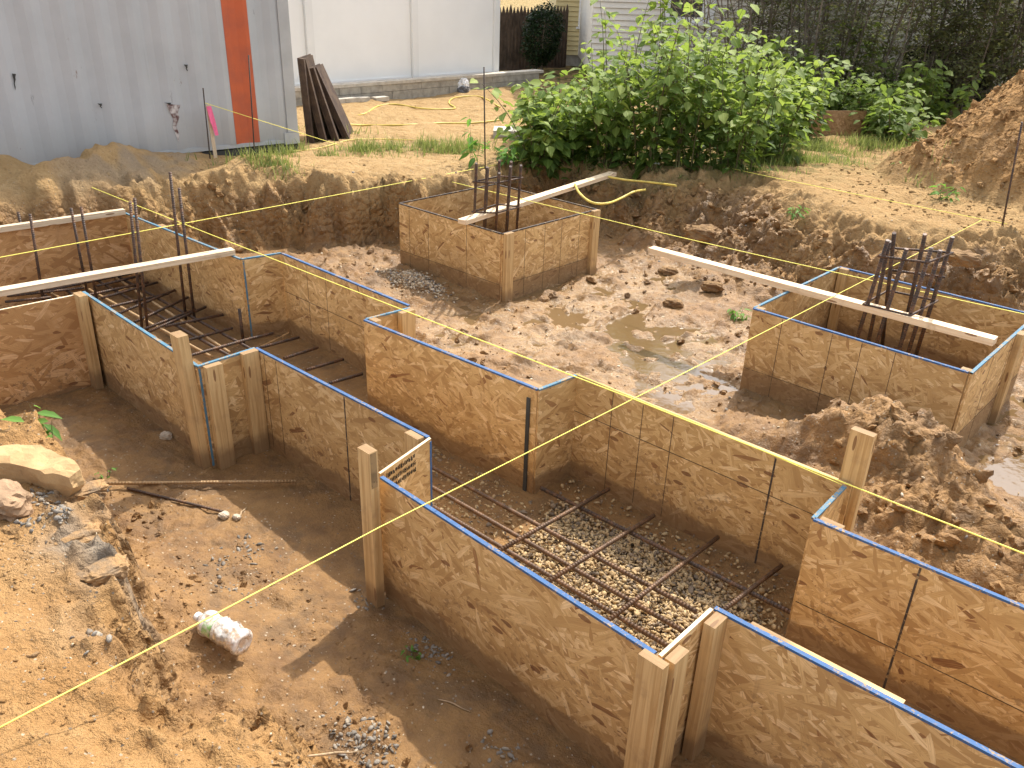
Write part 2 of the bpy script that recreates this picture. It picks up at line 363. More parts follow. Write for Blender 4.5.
# ------------------------------------------------------------------ mesh helpers
def tag(o, label=None, cat=None, group=None, kind=None):
    if label: o['label'] = label
    if cat: o['category'] = cat
    if group: o['group'] = group
    if kind: o['kind'] = kind
    return o
def empty(name, loc, label=None, cat=None, group=None, kind=None):
    o = bpy.data.objects.new(name, None); C.objects.link(o); o.location = Vector([float(v) for v in loc]); o.empty_display_size = .05
    return tag(o, label, cat, group, kind)
class MB:
    def __init__(self): self.v = []; self.f = []; self.uv = []; self.sm = []
    def face(self, pts, uvs=None, smooth=False):
        i = len(self.v); self.v += [tuple(map(float, p)) for p in pts]; self.f.append(list(range(i, i+len(pts))))
        self.uv += list(uvs) if uvs is not None else [(0, 0)]*len(pts); self.sm.append(smooth)
    def obox(self, o, ax, ay, az, swap=False):
        """box from corner o along three edge vectors; UV in metres: u along the longest edge, v along the next"""
        o, E = np.array(o, float), [np.array(a, float) for a in (ax, ay, az)]
        if np.dot(np.cross(E[0], E[1]), E[2]) < 0: E[0], E[1] = E[1], E[0]
        L = [np.linalg.norm(e) for e in E]
        off = (random.random()*.0, 0)
        for i in range(3):
            j, k2 = (i+1) % 3, (i+2) % 3
            for s in (0, 1):
                b = o + E[i]*s
                a, d = (j, k2) if s else (k2, j)
                pts = [b, b+E[a], b+E[a]+E[d], b+E[d]]
                uv = [(0, 0), (L[a], 0), (L[a], L[d]), (0, L[d])]
                if L[d] > L[a]: uv = [(q, p) for p, q in uv]
                self.face(pts, uv)
        return self
    def board(self, a, b, z0, z1, th, side=0):
        """upright sheet from a to b; UV u along the sheet, v up from its foot"""
        a, b = np.array(a[:2], float), np.array(b[:2], float)
        d = b-a; L = np.linalg.norm(d); d = d/L; n = np.array([-d[1], d[0]])
        o0, o1 = (side-.5)*th, (side+.5)*th
        P = lambda u, o, z: (*(a+d*u+n*o), z)
        H = z1-z0
        Q = [(0, o0, z0), (L, o0, z0), (L, o0, z1), (0, o0, z1)]
        self.face([P(*q) for q in Q], [(0, 0), (L, 0), (L, H), (0, H)])
        Q = [(L, o1, z0), (0, o1, z0), (0, o1, z1), (L, o1, z1)]
        self.face([P(*q) for q in Q], [(L, .02), (0, .02), (0, H), (L, H)])
        for u in (0, L):
            Q = [(u, o0, z0), (u, o1, z0), (u, o1, z1), (u, o0, z1)]
            if u == 0: Q = Q[::-1]
            self.face([P(*q) for q in Q], [(q[1]*3, q[2]-z0) for q in Q])
        Q = [(0, o0, z1), (L, o0, z1), (L, o1, z1), (0, o1, z1)]
        self.face([P(*q) for q in Q], [(q[0], H+q[1]) for q in Q])
        Q = [(0, o1, z0), (L, o1, z0), (L, o0, z0), (0, o0, z0)]
        self.face([P(*q) for q in Q], [(q[0], 0) for q in Q])
        return self
    def tube(self, path, r, seg=7, caps=True):
        P = [np.array(p, float) for p in path]; R = r if isinstance(r, (list, tuple, np.ndarray)) else [r]*len(P)
        rings = []; u = 0; us = []
        t0 = P[1]-P[0]; ref = np.array([0, 0, 1.]) if abs(t0[2])/np.linalg.norm(t0) < .9 else np.array([1., 0, 0])
        for i, p in enumerate(P):
            t = P[min(i+1, len(P)-1)]-P[max(i-1, 0)]; t = t/(np.linalg.norm(t)+1e-9)
            x = np.cross(ref, t); x /= np.linalg.norm(x)+1e-9; y = np.cross(t, x); ref = np.cross(x, t)*-1 if False else ref
            if i: u += np.linalg.norm(P[i]-P[i-1])
            us.append(u)
            rings.append([p+R[i]*(math.cos(2*PI*k/seg)*x+math.sin(2*PI*k/seg)*y) for k in range(seg)])
        for i in range(len(P)-1):
            for k in range(seg):
                l = (k+1) % seg
                self.face([rings[i][k], rings[i][l], rings[i+1][l], rings[i+1][k]],
                          [(us[i], k/seg), (us[i], (k+1)/seg), (us[i+1], (k+1)/seg), (us[i+1], k/seg)], True)
        if caps:
            self.face(rings[0][::-1]); self.face(rings[-1])
        return self
    def build(self, name, mat, parent=None, origin=None, merge=False, bevel=0):
        me = bpy.data.meshes.new(name)
        org = np.array(parent.location if parent is not None and origin is None else (origin if origin is not None else (0, 0, 0)), float)
        if parent is not None and parent.parent is not None and origin is None: org = org + np.array(parent.parent.location, float)
        V = np.array(self.v, float)-org
        me.from_pydata([tuple(v) for v in V], [], self.f); me.materials.append(M[mat] if isinstance(mat, str) else mat)
        uvl = me.uv_layers.new(name='UVMap'); uvl.data.foreach_set('uv', np.array(self.uv, 'f').ravel())
        me.polygons.foreach_set('use_smooth', self.sm); me.update()
        if merge or any(self.sm):
            import bmesh
            b = bmesh.new(); b.from_mesh(me); bmesh.ops.remove_doubles(b, verts=b.verts, dist=1e-5); b.to_mesh(me); b.free()
        o = bpy.data.objects.new(name, me); C.objects.link(o)
        if parent is not None: o.parent = parent
        else: o.location = Vector([float(v) for v in org])
        if bevel:
            md = o.modifiers.new('edge', 'BEVEL'); md.width = bevel; md.segments = 2; md.limit_method = 'ANGLE'
        return o

def batch(name, V, F, T, P, mat, parent=None, uv=None, vals=None, smooth=False, origin=(0, 0, 0)):
    """many copies of one small shape as one mesh. T: n x 3 x 3, P: n x 3"""
    V = np.asarray(V, float); n = len(P); nv = len(V)
    W = np.einsum('nij,vj->nvi', T, V)+P[:, None, :]-np.asarray(origin, float)
    W = W.reshape(-1, 3)
    sizes = np.array([len(f) for f in F]); flat = np.concatenate([np.array(f) for f in F])
    loops = (flat[None, :]+np.arange(n)[:, None]*nv).ravel()
    ls = np.tile(sizes, n); st = np.concatenate([[0], np.cumsum(ls)[:-1]])
    me = bpy.data.meshes.new(name)
    me.vertices.add(len(W)); me.vertices.foreach_set('co', W.ravel().astype('f'))
    me.loops.add(len(loops)); me.loops.foreach_set('vertex_index', loops.astype('i'))
    me.polygons.add(len(ls)); me.polygons.foreach_set('loop_start', st.astype('i')); me.polygons.foreach_set('loop_total', ls.astype('i'))
    if smooth: me.polygons.foreach_set('use_smooth', np.ones(len(ls), bool))
    if uv is not None:
        l = me.uv_layers.new(name='UVMap'); l.data.foreach_set('uv', np.tile(np.asarray(uv, 'f')[flat], (n, 1)).ravel())
    a = me.attributes.new('leaftone', 'FLOAT', 'POINT')
    vals = rng.random(n) if vals is None else vals
    a.data.foreach_set('value', np.repeat(vals, nv).astype('f'))
    if mat == 'soil':
        for nm, arr in zip(('wet', 'pale', 'grey'), ground(P[:, 0], P[:, 1], True)[1:4]):
            b_ = me.attributes.new(nm, 'FLOAT', 'POINT'); b_.data.foreach_set('value', np.repeat(np.clip(arr+rng.normal(0, .12, n), 0, 1), nv).astype('f'))
    me.update(calc_edges=True); me.validate()
    me.materials.append(M[mat] if isinstance(mat, str) else mat)
    o = bpy.data.objects.new(name, me); C.objects.link(o)
    if parent is not None: o.parent = parent
    else: o.location = Vector([float(v) for v in origin])
    return o
def rots(yaw, pitch, roll):
    cy, sy, cp, sp, cr, sr = np.cos(yaw), np.sin(yaw), np.cos(pitch), np.sin(pitch), np.cos(roll), np.sin(roll)
    z, o = np.zeros_like(cy), np.ones_like(cy)
    Z = np.stack([np.stack([cy, -sy, z], -1), np.stack([sy, cy, z], -1), np.stack([z, z, o], -1)], -2)
    Y = np.stack([np.stack([cp, z, sp], -1), np.stack([z, o, z], -1), np.stack([-sp, z, cp], -1)], -2)
    X = np.stack([np.stack([o, z, z], -1), np.stack([z, cr, -sr], -1), np.stack([z, sr, cr], -1)], -2)
    return Z @ Y @ X

# ------------------------------------------------------------------ noise and ground
def _hash(i, j, seed):
    h = (i.astype(np.int64)*374761393 + j.astype(np.int64)*668265263 + seed*982451653) & 0xffffffff
    h = ((h ^ (h >> 13))*1274126177) & 0xffffffff
    return ((h ^ (h >> 16)) & 0xffff)/65535.0
def vnoise(x, y, seed=0):
    i, j = np.floor(x), np.floor(y); u, v = x-i, y-j
    u = u*u*u*(u*(u*6-15)+10); v = v*v*v*(v*(v*6-15)+10)
    a, b, c_, d = _hash(i, j, seed), _hash(i+1, j, seed), _hash(i, j+1, seed), _hash(i+1, j+1, seed)
    return (a*(1-u)+b*u)*(1-v)+(c_*(1-u)+d*u)*v-.5
def fbm(x, y, scale, octs=5, gain=.5, seed=0):
    s, a, f = 0, 1., scale
    for o in range(octs):
        an = .6*o+.3; cx, sx = math.cos(an), math.sin(an)
        s = s+a*vnoise((cx*x-sx*y)*f+o*17.3, (sx*x+cx*y)*f-o*9.1, seed+o); a *= gain; f *= 2.03
    return s
def ridge(x, y, scale, octs=4, seed=0):
    s, a, f = 0, 1., scale
    for o in range(octs):
        s = s+a*(1-np.abs(vnoise(x*f+o*13.7, y*f+o*5.1, seed+o))*4); a *= .5; f *= 2.1
    return s
def sstep(a, b, x):
    t = np.clip((x-a)/(b-a), 0, 1); return t*t*(3-2*t)

# rim of the excavation (x, y, width of the slope below it)
RIM = [(-7.75, -4, .5), (-7.75, 1.9, .5), (-7.6, 2.6, .45), (-7.55, 2.95, .4), (-7.55, 3.4, .5), (-7.4, 3.85, .55), (-7.15, 4.25, .5), (-6.98, 4.5, .35), (-6.62, 4.42, .22),
       (-6.45, 4.62, .14), (-6.42, 4.98, .14), (-6.06, 5.16, .16), (-5.98, 5.6, .16), (-6.1, 6.5, .3), (-6.0, 7.1, .5), (-5.4, 7.3, .85), (-4.8, 7.55, 1.15), (-4.15, 8.1, 1.6),
       (-3.45, 7.5, 1.25), (-2.9, 7.1, .9), (-2.4, 6.95, .75), (-1.9, 7.3, .9), (-1.4, 7.9, 1.0), (.4, 8.2, 1.0), (4, 8, 1.0),
       (4, .9, .7), (.6, .72, .6), (-.3, .66, .62), (-.9, .62, .6), (-1.45, .60, .55), (-1.8, .50, .45), (-2.1, .54, .24), (-2.42, .66, .13), (-2.8, .80, .12), (-3.15, .85, .13), (-3.55, .86, .16), (-3.9, .74, .22), (-4.25, .35, .3), (-4.45, -4, .4)]
RX = np.array([r[0] for r in RIM]); RY = np.array([r[1] for r in RIM]); RW = np.array([r[2] for r in RIM])
def rimdist(x, y):
    best = np.full(x.shape, 1e9); wv = np.ones(x.shape); inside = np.zeros(x.shape, bool)
    n = len(RX)
    for i in range(n):
        j = (i+1) % n
        ax, ay, bx, by = RX[i], RY[i], RX[j], RY[j]
        dx, dy = bx-ax, by-ay
        t = np.clip(((x-ax)*dx+(y-ay)*dy)/(dx*dx+dy*dy), 0, 1)
        d = np.hypot(x-ax-t*dx, y-ay-t*dy)
        m = d < best; best = np.where(m, d, best); wv = np.where(m, RW[i]+t*(RW[j]-RW[i]), wv)
        cr = ((ay > y) != (by > y)) & (x < (bx-ax)*(y-ay)/((by-ay) if by != ay else 1e-9)+ax)
        inside ^= cr
    return np.where(inside, best, -best), wv
def bell(x, y, cx, cy, sx, sy, ang=0):
    c_, s_ = math.cos(ang), math.sin(ang); u, v = (x-cx)*c_+(y-cy)*s_, -(x-cx)*s_+(y-cy)*c_
    return np.exp(-(u/sx)**2-(v/sy)**2)
def ground(x, y, full=False):
    x, y = np.asarray(x, float), np.asarray(y, float)
    wx = x+.13*fbm(x, y, 2.2, 4, .55, 3); wy = y+.13*fbm(x, y, 2.2, 4, .55, 9)
    rg_ = sstep(2.0, 3.2, y); wx2 = wx+(.05+.05*rg_)*fbm(x, y, 8, 4, .55, 31); wy2 = wy+(.05+.05*rg_)*fbm(x, y, 8, 4, .55, 37)
    d, wd = rimdist(wx2, wy2)
    t = np.clip(d/wd, 0, 1); Sx = 1-(t*t*(3-2*t)*.6+t*.4)
    slope = 4*Sx*(1-Sx)
    # the upper ground
    n_mid = fbm(x, y, 1.3, 5, .5, 21)
    top = .02+.085*n_mid
    near = sstep(2.2, .7, np.hypot(x+.6, y+.1))
    top = top+.17*sstep(.62, -.5, y)*sstep(-5.5, -3.5, x)
    berm = bell(wx, wy, -7.98, 3.0, .26, .95, .2)*(.24+.12*ridge(x, y, 2.2, 3, 5)*.5)+bell(wx, wy, -7.62, 4.25, .24, .4, .2)*.13+bell(wx, wy, -8.6, 2.0, .4, .6)*.36
    top = top+berm
    r = np.hypot((x+.8)*.72, y-10.2)*(1+.18*fbm(x, y, .9, 4, .5, 41))
    heap = 2.3*np.clip(1-r/2.0, 0, 1); heap = np.where(heap > 1.75, 1.75+.3*(heap-1.75), heap)
    top = top+heap+sstep(0, .25, heap)*(.05*fbm(x, y, 3.2, 4, .55, 8)+.035*ridge(x, y, 5, 3, 77))
    # floor of the cut
    fl = -.60+.012*fbm(x, y, 2.5, 4, .5, 51)
    midm = sstep(3.0, 3.35, y)*sstep(-7, -6.4, x)
    lump = ridge(wx, wy, 2.6, 4, 61)
    dip = np.clip(bell(x, y, -3.65, 4.75, .95, .75, .3)+bell(x, y, -2.75, 4.2, .4, .35)+bell(x, y, -3.4, 5.9, .6, .3), 0, 1)
    fl = fl+midm*(.055-.035*dip+.05*fbm(x, y, 3.0, 5, .6, 71)+.055*np.clip(ridge(wx, wy, 3.2, 3, 90)-.8, 0, 1))
    fl = fl+.42*bell(wx, wy, -1.12, 4.0, .46, .32, -.35)+.30*bell(wx, wy, -.35, 3.5, .8, .42)+.14*bell(wx, wy, -1.6, 3.9, .45, .2)+.10*bell(wx, wy, -2.2, 3.45, .5, .16)
    pm_ = np.clip(bell(wx, wy, -1.05, 3.95, .42, .34, -.35)+bell(wx, wy, -.35, 3.5, .8, .42), 0, 1)
    fl = fl+pm_*(.05*(ridge(x, y, 5.5, 4, 263)-.7)+.05*fbm(x, y, 8, 4, .6, 261))
    fl = fl+.12*bell(wx, wy, -3.2, 3.35, .5, .2)+.07*bell(wx, wy, -3.1, 6.3, .7, .5)
    pd_ = np.clip(bell(x, y, -.45, 5.2, .55, .9)*1.5, 0, 1); fl = fl+.03*sstep(-1.2, -.6, x)*midm-.09*pd_
    nearfl = sstep(1.75, 1.3, y)*sstep(-5.2, -4.6, x)
    fl = fl+nearfl*(.16*sstep(.30, .0, d)*sstep(-3.6, -2.9, x)+.02+.05*np.clip(fbm(x, y, 4.5, 5, .6, 15)+.12, 0, 1))+.10*bell(wx, wy, -2.55, 1.02, .5, .2)
    rough = .022*fbm(x, y, 6, 5, .6, 88)+.012*fbm(x, y, 26, 3, .5, 99)
    cav = ridge(wx, wy, 4.2, 4, 66)
    z = fl+(top-fl)*Sx
    z = z+slope*(.085*(cav-1.0)+.14*fbm(x, y, 5, 5, .62, 13))
    inner = sstep(1.55, 1.75, y)*sstep(3.15, 3.0, y)*sstep(-7.1, -7.0, x)
    prot = 1-.85*inner
    amp = (.62+.5*midm+.6*slope)*prot
    z = z+rough*amp*np.where(d < -.02, .75, 1.0)
    footprints = sstep(.25, .4, vnoise(x*5.3, y*5.3, 130))*midm*sstep(.3, .9, t)
    z = z-.02*footprints
    # the forefront's clayey broken lip
    lip = bell(wx, wy, -2.62, .74, .36, .13, -.35)
    z = z+lip*(.04+.05*(ridge(x, y, 7.5, 4, 140)-.9))
    # broken crust along every rim
    z = z+np.exp(-(d/.15)**2)*(.045+.045*rg_)*(ridge(x, y, 5, 4, 150)-.9)*prot
    if not full: return z
    floor_m = sstep(.35, .95, t)
    wet = floor_m*(.72+.3*midm)*np.ones_like(z)
    wet = np.where(y < 1.8, np.clip(floor_m*(.78+.35*sstep(.85, 1.25, y)), 0, 1), wet)
    wet = np.maximum(wet, np.clip(slope*1.3, 0, 1)*np.clip(.55+1.5*fbm(x, y, 2.1, 4, .5, 170), 0, 1)*np.where(y > 2, 1, .4))
    heapm = sstep(0, .25, heap)
    wet = np.maximum(wet, heapm*(.02+.6*fbm(x, y, 2.5, 4, .55, 180)))
    pile = sstep(.10, .25, .42*bell(wx, wy, -1.05, 3.95, .36, .30, -.35)+.3*bell(wx, wy, -.35, 3.5, .8, .42))
    wet = np.clip(wet-.35*pile, 0, 1)
    pale = sstep(-4.4, -5.4, x)*(1-floor_m)*.9+sstep(5.2, 6.3, y)*(1-floor_m)*(1-heapm)*.8
    pale = np.clip(np.maximum(pale*(1-.6*slope), .25*(fbm(x, y, 3, 3, .5, 190)+.1)), 0, 1)
    grey = np.clip(lip*1.4*(.55+1.2*fbm(x, y, 5, 3, .5, 200)), 0, .95)
    grey = np.maximum(grey, .75*bell(wx, wy, -7.9, 3.3, .3, .9, .2)*sstep(-.1, .2, fbm(x, y, 4, 3, .5, 210)))
    grey = np.maximum(grey, np.clip(.8*midm*sstep(.08, .3, fbm(x, y, 2.2, 4, .6, 220))*floor_m, 0, 1)*.6)
    grey = np.maximum(grey, .5*bell(x, y, -1.0, 4.1, .3, .14)*sstep(-.1, .2, fbm(x, y, 9, 3, .5, 215)))
    lush = np.clip(bell(x, y, -5.0, 8.1, 1.2, .7, .8)+bell(x, y, -4.3, 9.6, .9, .8)+.9*bell(x, y, -7.6, 6.2, .25, 1.1, -.25)+sstep(11.5, 13, y-.5*x-4), 0, 1)
    rug = np.clip(slope*1.3+.8*pm_+.6*heapm+.45*lip, 0, 1)
    wet = np.clip(wet+midm*floor_m*.35*sstep(-.545, -.575, z), 0, 1)
    sheen = midm*sstep(-.578, -.566, z)*floor_m*sstep(.02, -.06, z+.53)*np.clip(1.1*bell(x, y, -3.6, 4.8, 1.4, 1.3)+bell(x, y, -.2, 5.2, .8, 1.2)+.5, 0, 1)
    return z, wet, pale, grey, lush, sheen, rug
G = lambda x, y: float(ground(np.array([float(x)]), np.array([float(y)]))[0])

def axis(segs):
    out = [segs[0][0]]
    for a, b, st in segs:
        n = max(1, int(round((b-a)/st))); out += [a+(b-a)*i/n for i in range(1, n+1)]
    return np.array(out)
gx = axis([(-170, -60, 22), (-60, -20, 5), (-20, -11, .6), (-11, -8.8, .07), (-8.8, -5.2, .021), (-5.2, -3.6, .018), (-3.6, -.6, .0125), (-.6, .8, .025), (.8, 5, .3), (5, 20, 3), (20, 90, 14)])
gy = axis([(-90, -20, 14), (-20, -3, 2.4), (-3, -.2, .2), (-.2, 1.75, .0125), (1.75, 3.1, .03), (3.1, 5, .018), (5, 8.4, .021), (8.4, 11.2, .045), (11.2, 20, .5), (20, 60, 5), (60, 200, 28)])
X, Y = np.meshgrid(gx, gy, indexing='ij')
Z, WET, PALE, GREY, LUSH, SHEEN, RUG = ground(X.ravel(), Y.ravel(), True)
nx, ny = len(gx), len(gy)
idx = np.arange(nx*ny).reshape(nx, ny)
quads = np.stack([idx[:-1, :-1], idx[1:, :-1], idx[1:, 1:], idx[:-1, 1:]], -1).reshape(-1, 4)
me = bpy.data.meshes.new('ground'); me.vertices.add(nx*ny)
me.vertices.foreach_set('co', np.stack([X.ravel(), Y.ravel(), Z], -1).astype('f').ravel())
me.loops.add(quads.size); me.loops.foreach_set('vertex_index', quads.ravel().astype('i'))
me.polygons.add(len(quads)); me.polygons.foreach_set('loop_start', (np.arange(len(quads))*4).astype('i')); me.polygons.foreach_set('loop_total', np.full(len(quads), 4, 'i'))
me.polygons.foreach_set('use_smooth', np.ones(len(quads), bool))
for nm, arr in (('wet', WET), ('pale', PALE), ('grey', GREY), ('lush', LUSH), ('sheen', SHEEN), ('rug', RUG)):
    a = me.attributes.new(nm, 'FLOAT', 'POINT'); a.data.foreach_set('value', arr.astype('f'))
me.update(calc_edges=True); me.materials.append(M['soil'])
go = bpy.data.objects.new('ground', me); C.objects.link(go); tag(go, kind='structure')
# muddy water standing in the low spots of the cut
def sheet(name, pts, z, mat):
    b = MB(); b.face([(x, y, z) for x, y in pts]); o = b.build(name, mat); return tag(o, kind='structure')
sheet('muddy_water', [(-5.2, 3.5), (-1.9, 3.4), (-1.9, 4.4), (-2.1, 6.3), (-3.6, 6.6), (-4.3, 6.4), (-4.45, 4.4)], -.574, 'water')
sheet('puddle', [(-1.05, 4.0), (1.6, 4.0), (1.6, 6.8), (-1.05, 6.6)], -.592, 'water')

# ------------------------------------------------------------------ formwork
FOOT = -.63
def extend(a, b, L):
    """a moved away from b along the line until the sheet is L long"""
    d = (a-b)[:2]; d = d/np.linalg.norm(d); return np.array([b[0]+d[0]*L, b[1]+d[1]*L, 0])
def form_panel(label, a, b, mat='osb', paint='blue', vlines=(), hline=None, bold=(), edge=None, z1=0.0, paint_gap=(), parent=None, z0=FOOT, lab=None, face=-1):
    """one upright sheet with its painted top edge, printed lines and joints. face: side (-1 right of a->b, +1 left) that carries the lines"""
    a, b = np.array(a, float), np.array(b, float); th = .0125
    if parent is None:
        root = empty('form_board', ((a[0]+b[0])/2, (a[1]+b[1])/2, z0), label, 'form board', 'plywood form boards of the footings')
        board = 'sheet'
    else: root = parent; board = 'side_panel'
    bd = MB().board(a, b, z0, z1, th).build(board, mat, root)
    host = root if parent is None else bd
    d = (b-a)[:2]; L = np.linalg.norm(d); d = d/L; n = np.array([-d[1], d[0]])
    def strip(u0, u1, za, zb, o, t):
        q = a[:2]+d*u0+n*o
        return ((*q, za), (*(d*(u1-u0)), 0), (*(n*t), 0), (0, 0, zb-za))
    org = np.array(root.location) if parent is None else np.array(root.location)
    bo = lambda m, nm, mt: m.build(nm, mt, host, origin=org) if parent is None else m.build(nm, mt, host, origin=org)
    if paint:
        m = MB(); m.obox(*strip(0, L, z1-.0065, z1+.003, -th/2-.0022, th+.0044)); bo(m, 'painted_edge', paint)
    if edge:
        m = MB()
        for u in edge: m.obox(*strip(u*L-.006, u*L+.006, z0+.05, z1-.012, (-th/2-.0018 if face < 0 else th/2), .0018))
        bo(m, 'painted_side_edge', paint or 'blue')
    o = -th/2-.0008 if face < 0 else th/2
    if len(vlines) or hline is not None:
        m = MB()
        for u in vlines: m.obox(*strip(u*L-.0018, u*L+.0018, z0+.06 if hline is None else z0+.06, z1-.012, o, .0008))
        if hline is not None: m.obox(*strip(.004, L-.004, hline-.0018, hline+.0018, o-(.0003 if face < 0 else 0), .0011))
        bo(m, 'layout_lines', 'grid_line')
    if len(bold):
        m = MB()
        for u in bold: m.obox(*strip(u*L-.004, u*L+.004, z0+.03, z1-.013, o-(.0006 if face < 0 else 0), .0014))
        bo(m, 'sheet_joint', 'dark_line')
    return root
def quadpost(root, Lp, Fp, Rp, z, zb=FOOT, base=None, name='post', mat='lumber'):
    """2x4 given by three corners of its top seen in the photograph"""
    if base is not None:
        bp = at(*base); z = ztop(bp[0], bp[1], Fp[1])
    l, f, r = at(*Lp, z), at(*Fp, z), at(*Rp, z)
    ex, ey = (f-l), (r-f)
    ex = np.array([np.linalg.norm(ex), 0, 0]); ey = np.array([0, np.linalg.norm(ey), 0])
    o = f-ex
    if base is not None: sh = (bp-f); sh[2] = 0
    m = MB(); H = z-zb
    m.obox((o[0], o[1], zb), ex, ey, (0, 0, H))
    if base is not None:                                    # a stake leans a little
        sh = np.clip(sh, -.05, .05); m.v = [(v[0]+sh[0]*(z-v[2])/H, v[1]+sh[1]*(z-v[2])/H, v[2]) for v in m.v]
    return m.build(name, mat, root, bevel=.0025)
def post(root, x, y, w, d, z1, zb=FOOT, name='post', mat='lumber'):
    return MB().obox((x, y, zb), (w, 0, 0), (0, d, 0), (0, 0, z1-zb)).build(name, mat, root, bevel=.0025)

p = {}
b = at(84.5, 293.2); a = extend(at(0, 310), b, 1.9)
r = form_panel('reddish shaded sheet at the left edge, facing right, below the long white-wood plank', a, b, 'osb_red_shade', None, z0=FOOT, face=-1)
MB().obox((a[0]-.007, a[1], .0005), (.014, 0, 0), (b-a)*np.array([1, 1, 0]), (0, 0, .002)).build('bare_edge', 'lumber_new', r)
quadpost(r, (75, 292.4), (79.5, 297), (86.4, 294.8), .01, base=(96, 387, -.58))
r = form_panel('long streaky sheet running from the left corner stake to the tall leaning stake', at(83.5, 291.8), at(197, 365.5), 'osb', 'cyan')
quadpost(r, (173.2, 332.2), (177.5, 338), (188, 335), 0, base=(203, 467.7, -.58), name='stake')
a, b = at(197, 366.5), at(255, 348)
r = form_panel('short return panel with two upright cleats beside the tall leaning stake', a, b, 'osb', 'cyan', edge=(.02,))
post(r, a[0]+.008, a[1]+.025, .038, .088, -.003, name='cleat'); post(r, b[0]+.008, b[1]-.095, .038, .089, .004, name='cleat')
r = form_panel('near-row sheet between the two cleats and the stencilled return panel', at(256, 348), at(428.5, 437.3), 'osb', 'blue', vlines=(.06, .14), bold=(.565,), face=-1)
q = at(428.5, 437.3); post(r, q[0]-.10, q[1]-.052, .088, .036, .003, name='cleat', mat='lumber')
a, b = at(379.5, 473.5), at(430, 438.2)
r5 = form_panel('short return panel with black stencilled lines near its top', a, b, 'osb', None, edge=(.985,))
MB().obox((a[0]-.006, a[1], .0004), (.0125, 0, 0), (b-a)*np.array([1, 1, 0]), (0, 0, .002)).build('bare_edge', 'lumber_new', r5)
d5 = (b-a)/np.linalg.norm(b-a)
m = MB()                                                  # the stencil is too blurred to read: three lines of short strokes
for row, zz in enumerate((-.028, -.062, -.094)):
    u = .035+.012*row
    while u < .225:
        wl = random.choice((.007, .010, .013))
        for kk in range(3):
            hh = random.uniform(.009, .022); q = a+d5*(u+wl*kk/3)
            m.obox((q[0]+.0063, q[1], zz-.011+random.uniform(0, .022-hh)), (.0008, 0, 0), d5*wl*random.uniform(.2, .36), (0, 0, hh))
        q = a+d5*u; m.obox((q[0]+.0066, q[1], zz-.011+random.choice((0, .009, .018))), (.0008, 0, 0), d5*wl, (0, 0, .004))
        u += wl+.003
m.build('stencil_marks', 'ink', r5)
r = form_panel('longest near sheet, front centre, between the charred stake and the thick corner post', at(381.5, 477), at(655, 653.5), 'osb', 'blue')
s3 = quadpost(r, (357.3, 447.3), (368.7, 454.2), (378, 450.7), 0, base=(377, 606, -.58), name='stake')
quadpost(r, (640, 652.5), (663, 669.7), (670, 664), .006, name='corner_post')
q = at(378, 450.7, .05)
m = MB(); zt = ztop(*at(377, 606, -.58)[:2], 454.2)
f_ = at(368.7, 454.2, zt); e_ = at(378, 450.7, zt)
m.obox((f_[0]+.0005, f_[1]+.006, zt-.16), (.0014, 0, 0), (0, abs(e_[1]-f_[1])-.014, 0), (0, 0, .157)); m.build('charred_face', 'char', r)
a, b = at(660, 656), at(711.5, 609)
r = form_panel('short front return panel with two cleats at the bottom centre', a, b, 'osb', None, edge=(.02,))
MB().obox((a[0]-.006, a[1], .0004), (.0125, 0, 0), (b-a)*np.array([1, 1, 0]), (0, 0, .002)).build('bare_edge', 'lumber_new', r)
quadpost(r, (666, 657), (675, 664.5), (690, 651), -.004, name='cleat'); quadpost(r, (703, 623.5), (715, 629), (727, 613), -.001, name='cleat')
a, b = at(715, 607.8), at(1016, 766); b = extend(b, a, 1.7)
r = form_panel('nearest panel at the bottom right corner with a blue top edge', a, b, 'osb', 'blue')
q0, q1 = at(752, 622, -.12), at(905, 701, -.12)
MB().obox((q0[0], q0[1]-.045, -.16), (q1-q0), (0, .05, 0), (0, 0, .04)).build('wale', 'lumber', r, bevel=.003)

# far rows
b = at(125, 212.5); a = extend(at(0, 232), b, 2.0)
form_panel('dark reddish back sheet at the far left under the short white plank', a, b, 'osb_red_shade', None, vlines=(.8,))
a, b = at(125.5, 213), at(240.5, 258.8)
r = form_panel('streaky back sheet of the left pit with pale blue edge, under the plank end', a, b, 'osb', 'cyan')
q = a+(b-a)*.30; post(r, q[0], q[1]+.008, .09, .04, .004, name='cleat')
a, b = at(241.5, 259), at(281, 252.8)
r = form_panel('small square return panel with blue corner behind the left pit', a, b, 'osb', 'cyan', edge=(.03,))
m = MB(); q = at(237, 262); m.tube([(q[0]+.01, q[1]-.03, -.6), (q[0]+.01, q[1]-.03, -.33)], .012, 6); m.build('steel_peg', 'rebar', r)
form_panel('ruled sheet behind the narrow strip, from the small return to the free corner', at(282, 253.2), at(409, 305.5), 'osb', 'blue', vlines=(.22, .38), hline=-.28)
a, b = at(366, 319), at(410, 307.8)
r = form_panel('short return panel standing free at the middle with an end cleat', a, b, 'osb', 'cyan')
post(r, b[0]+.008, b[1]-.10, .04, .10, .002, name='cleat'); post(r, a[0]+.008, a[1]+.012, .07, .04, .002, name='cleat')
a, b = at(364.5, 319.8), at(538, 389.3)
r = form_panel('broad clean sheet at the picture centre with a dark steel strip on its right', a, b, 'osb', 'blue')
q = a+(b-a)*.955; MB().obox((q[0], q[1]-.014, -.62), (.022, 0, 0), (0, .006, 0), (0, 0, .56)).build('steel_strip', 'dark_steel', r)
post(r, b[0]-.10, b[1]+.010, .09, .038, -.002, name='cleat')
a, b = at(538.5, 389.6), at(576, 375.2)
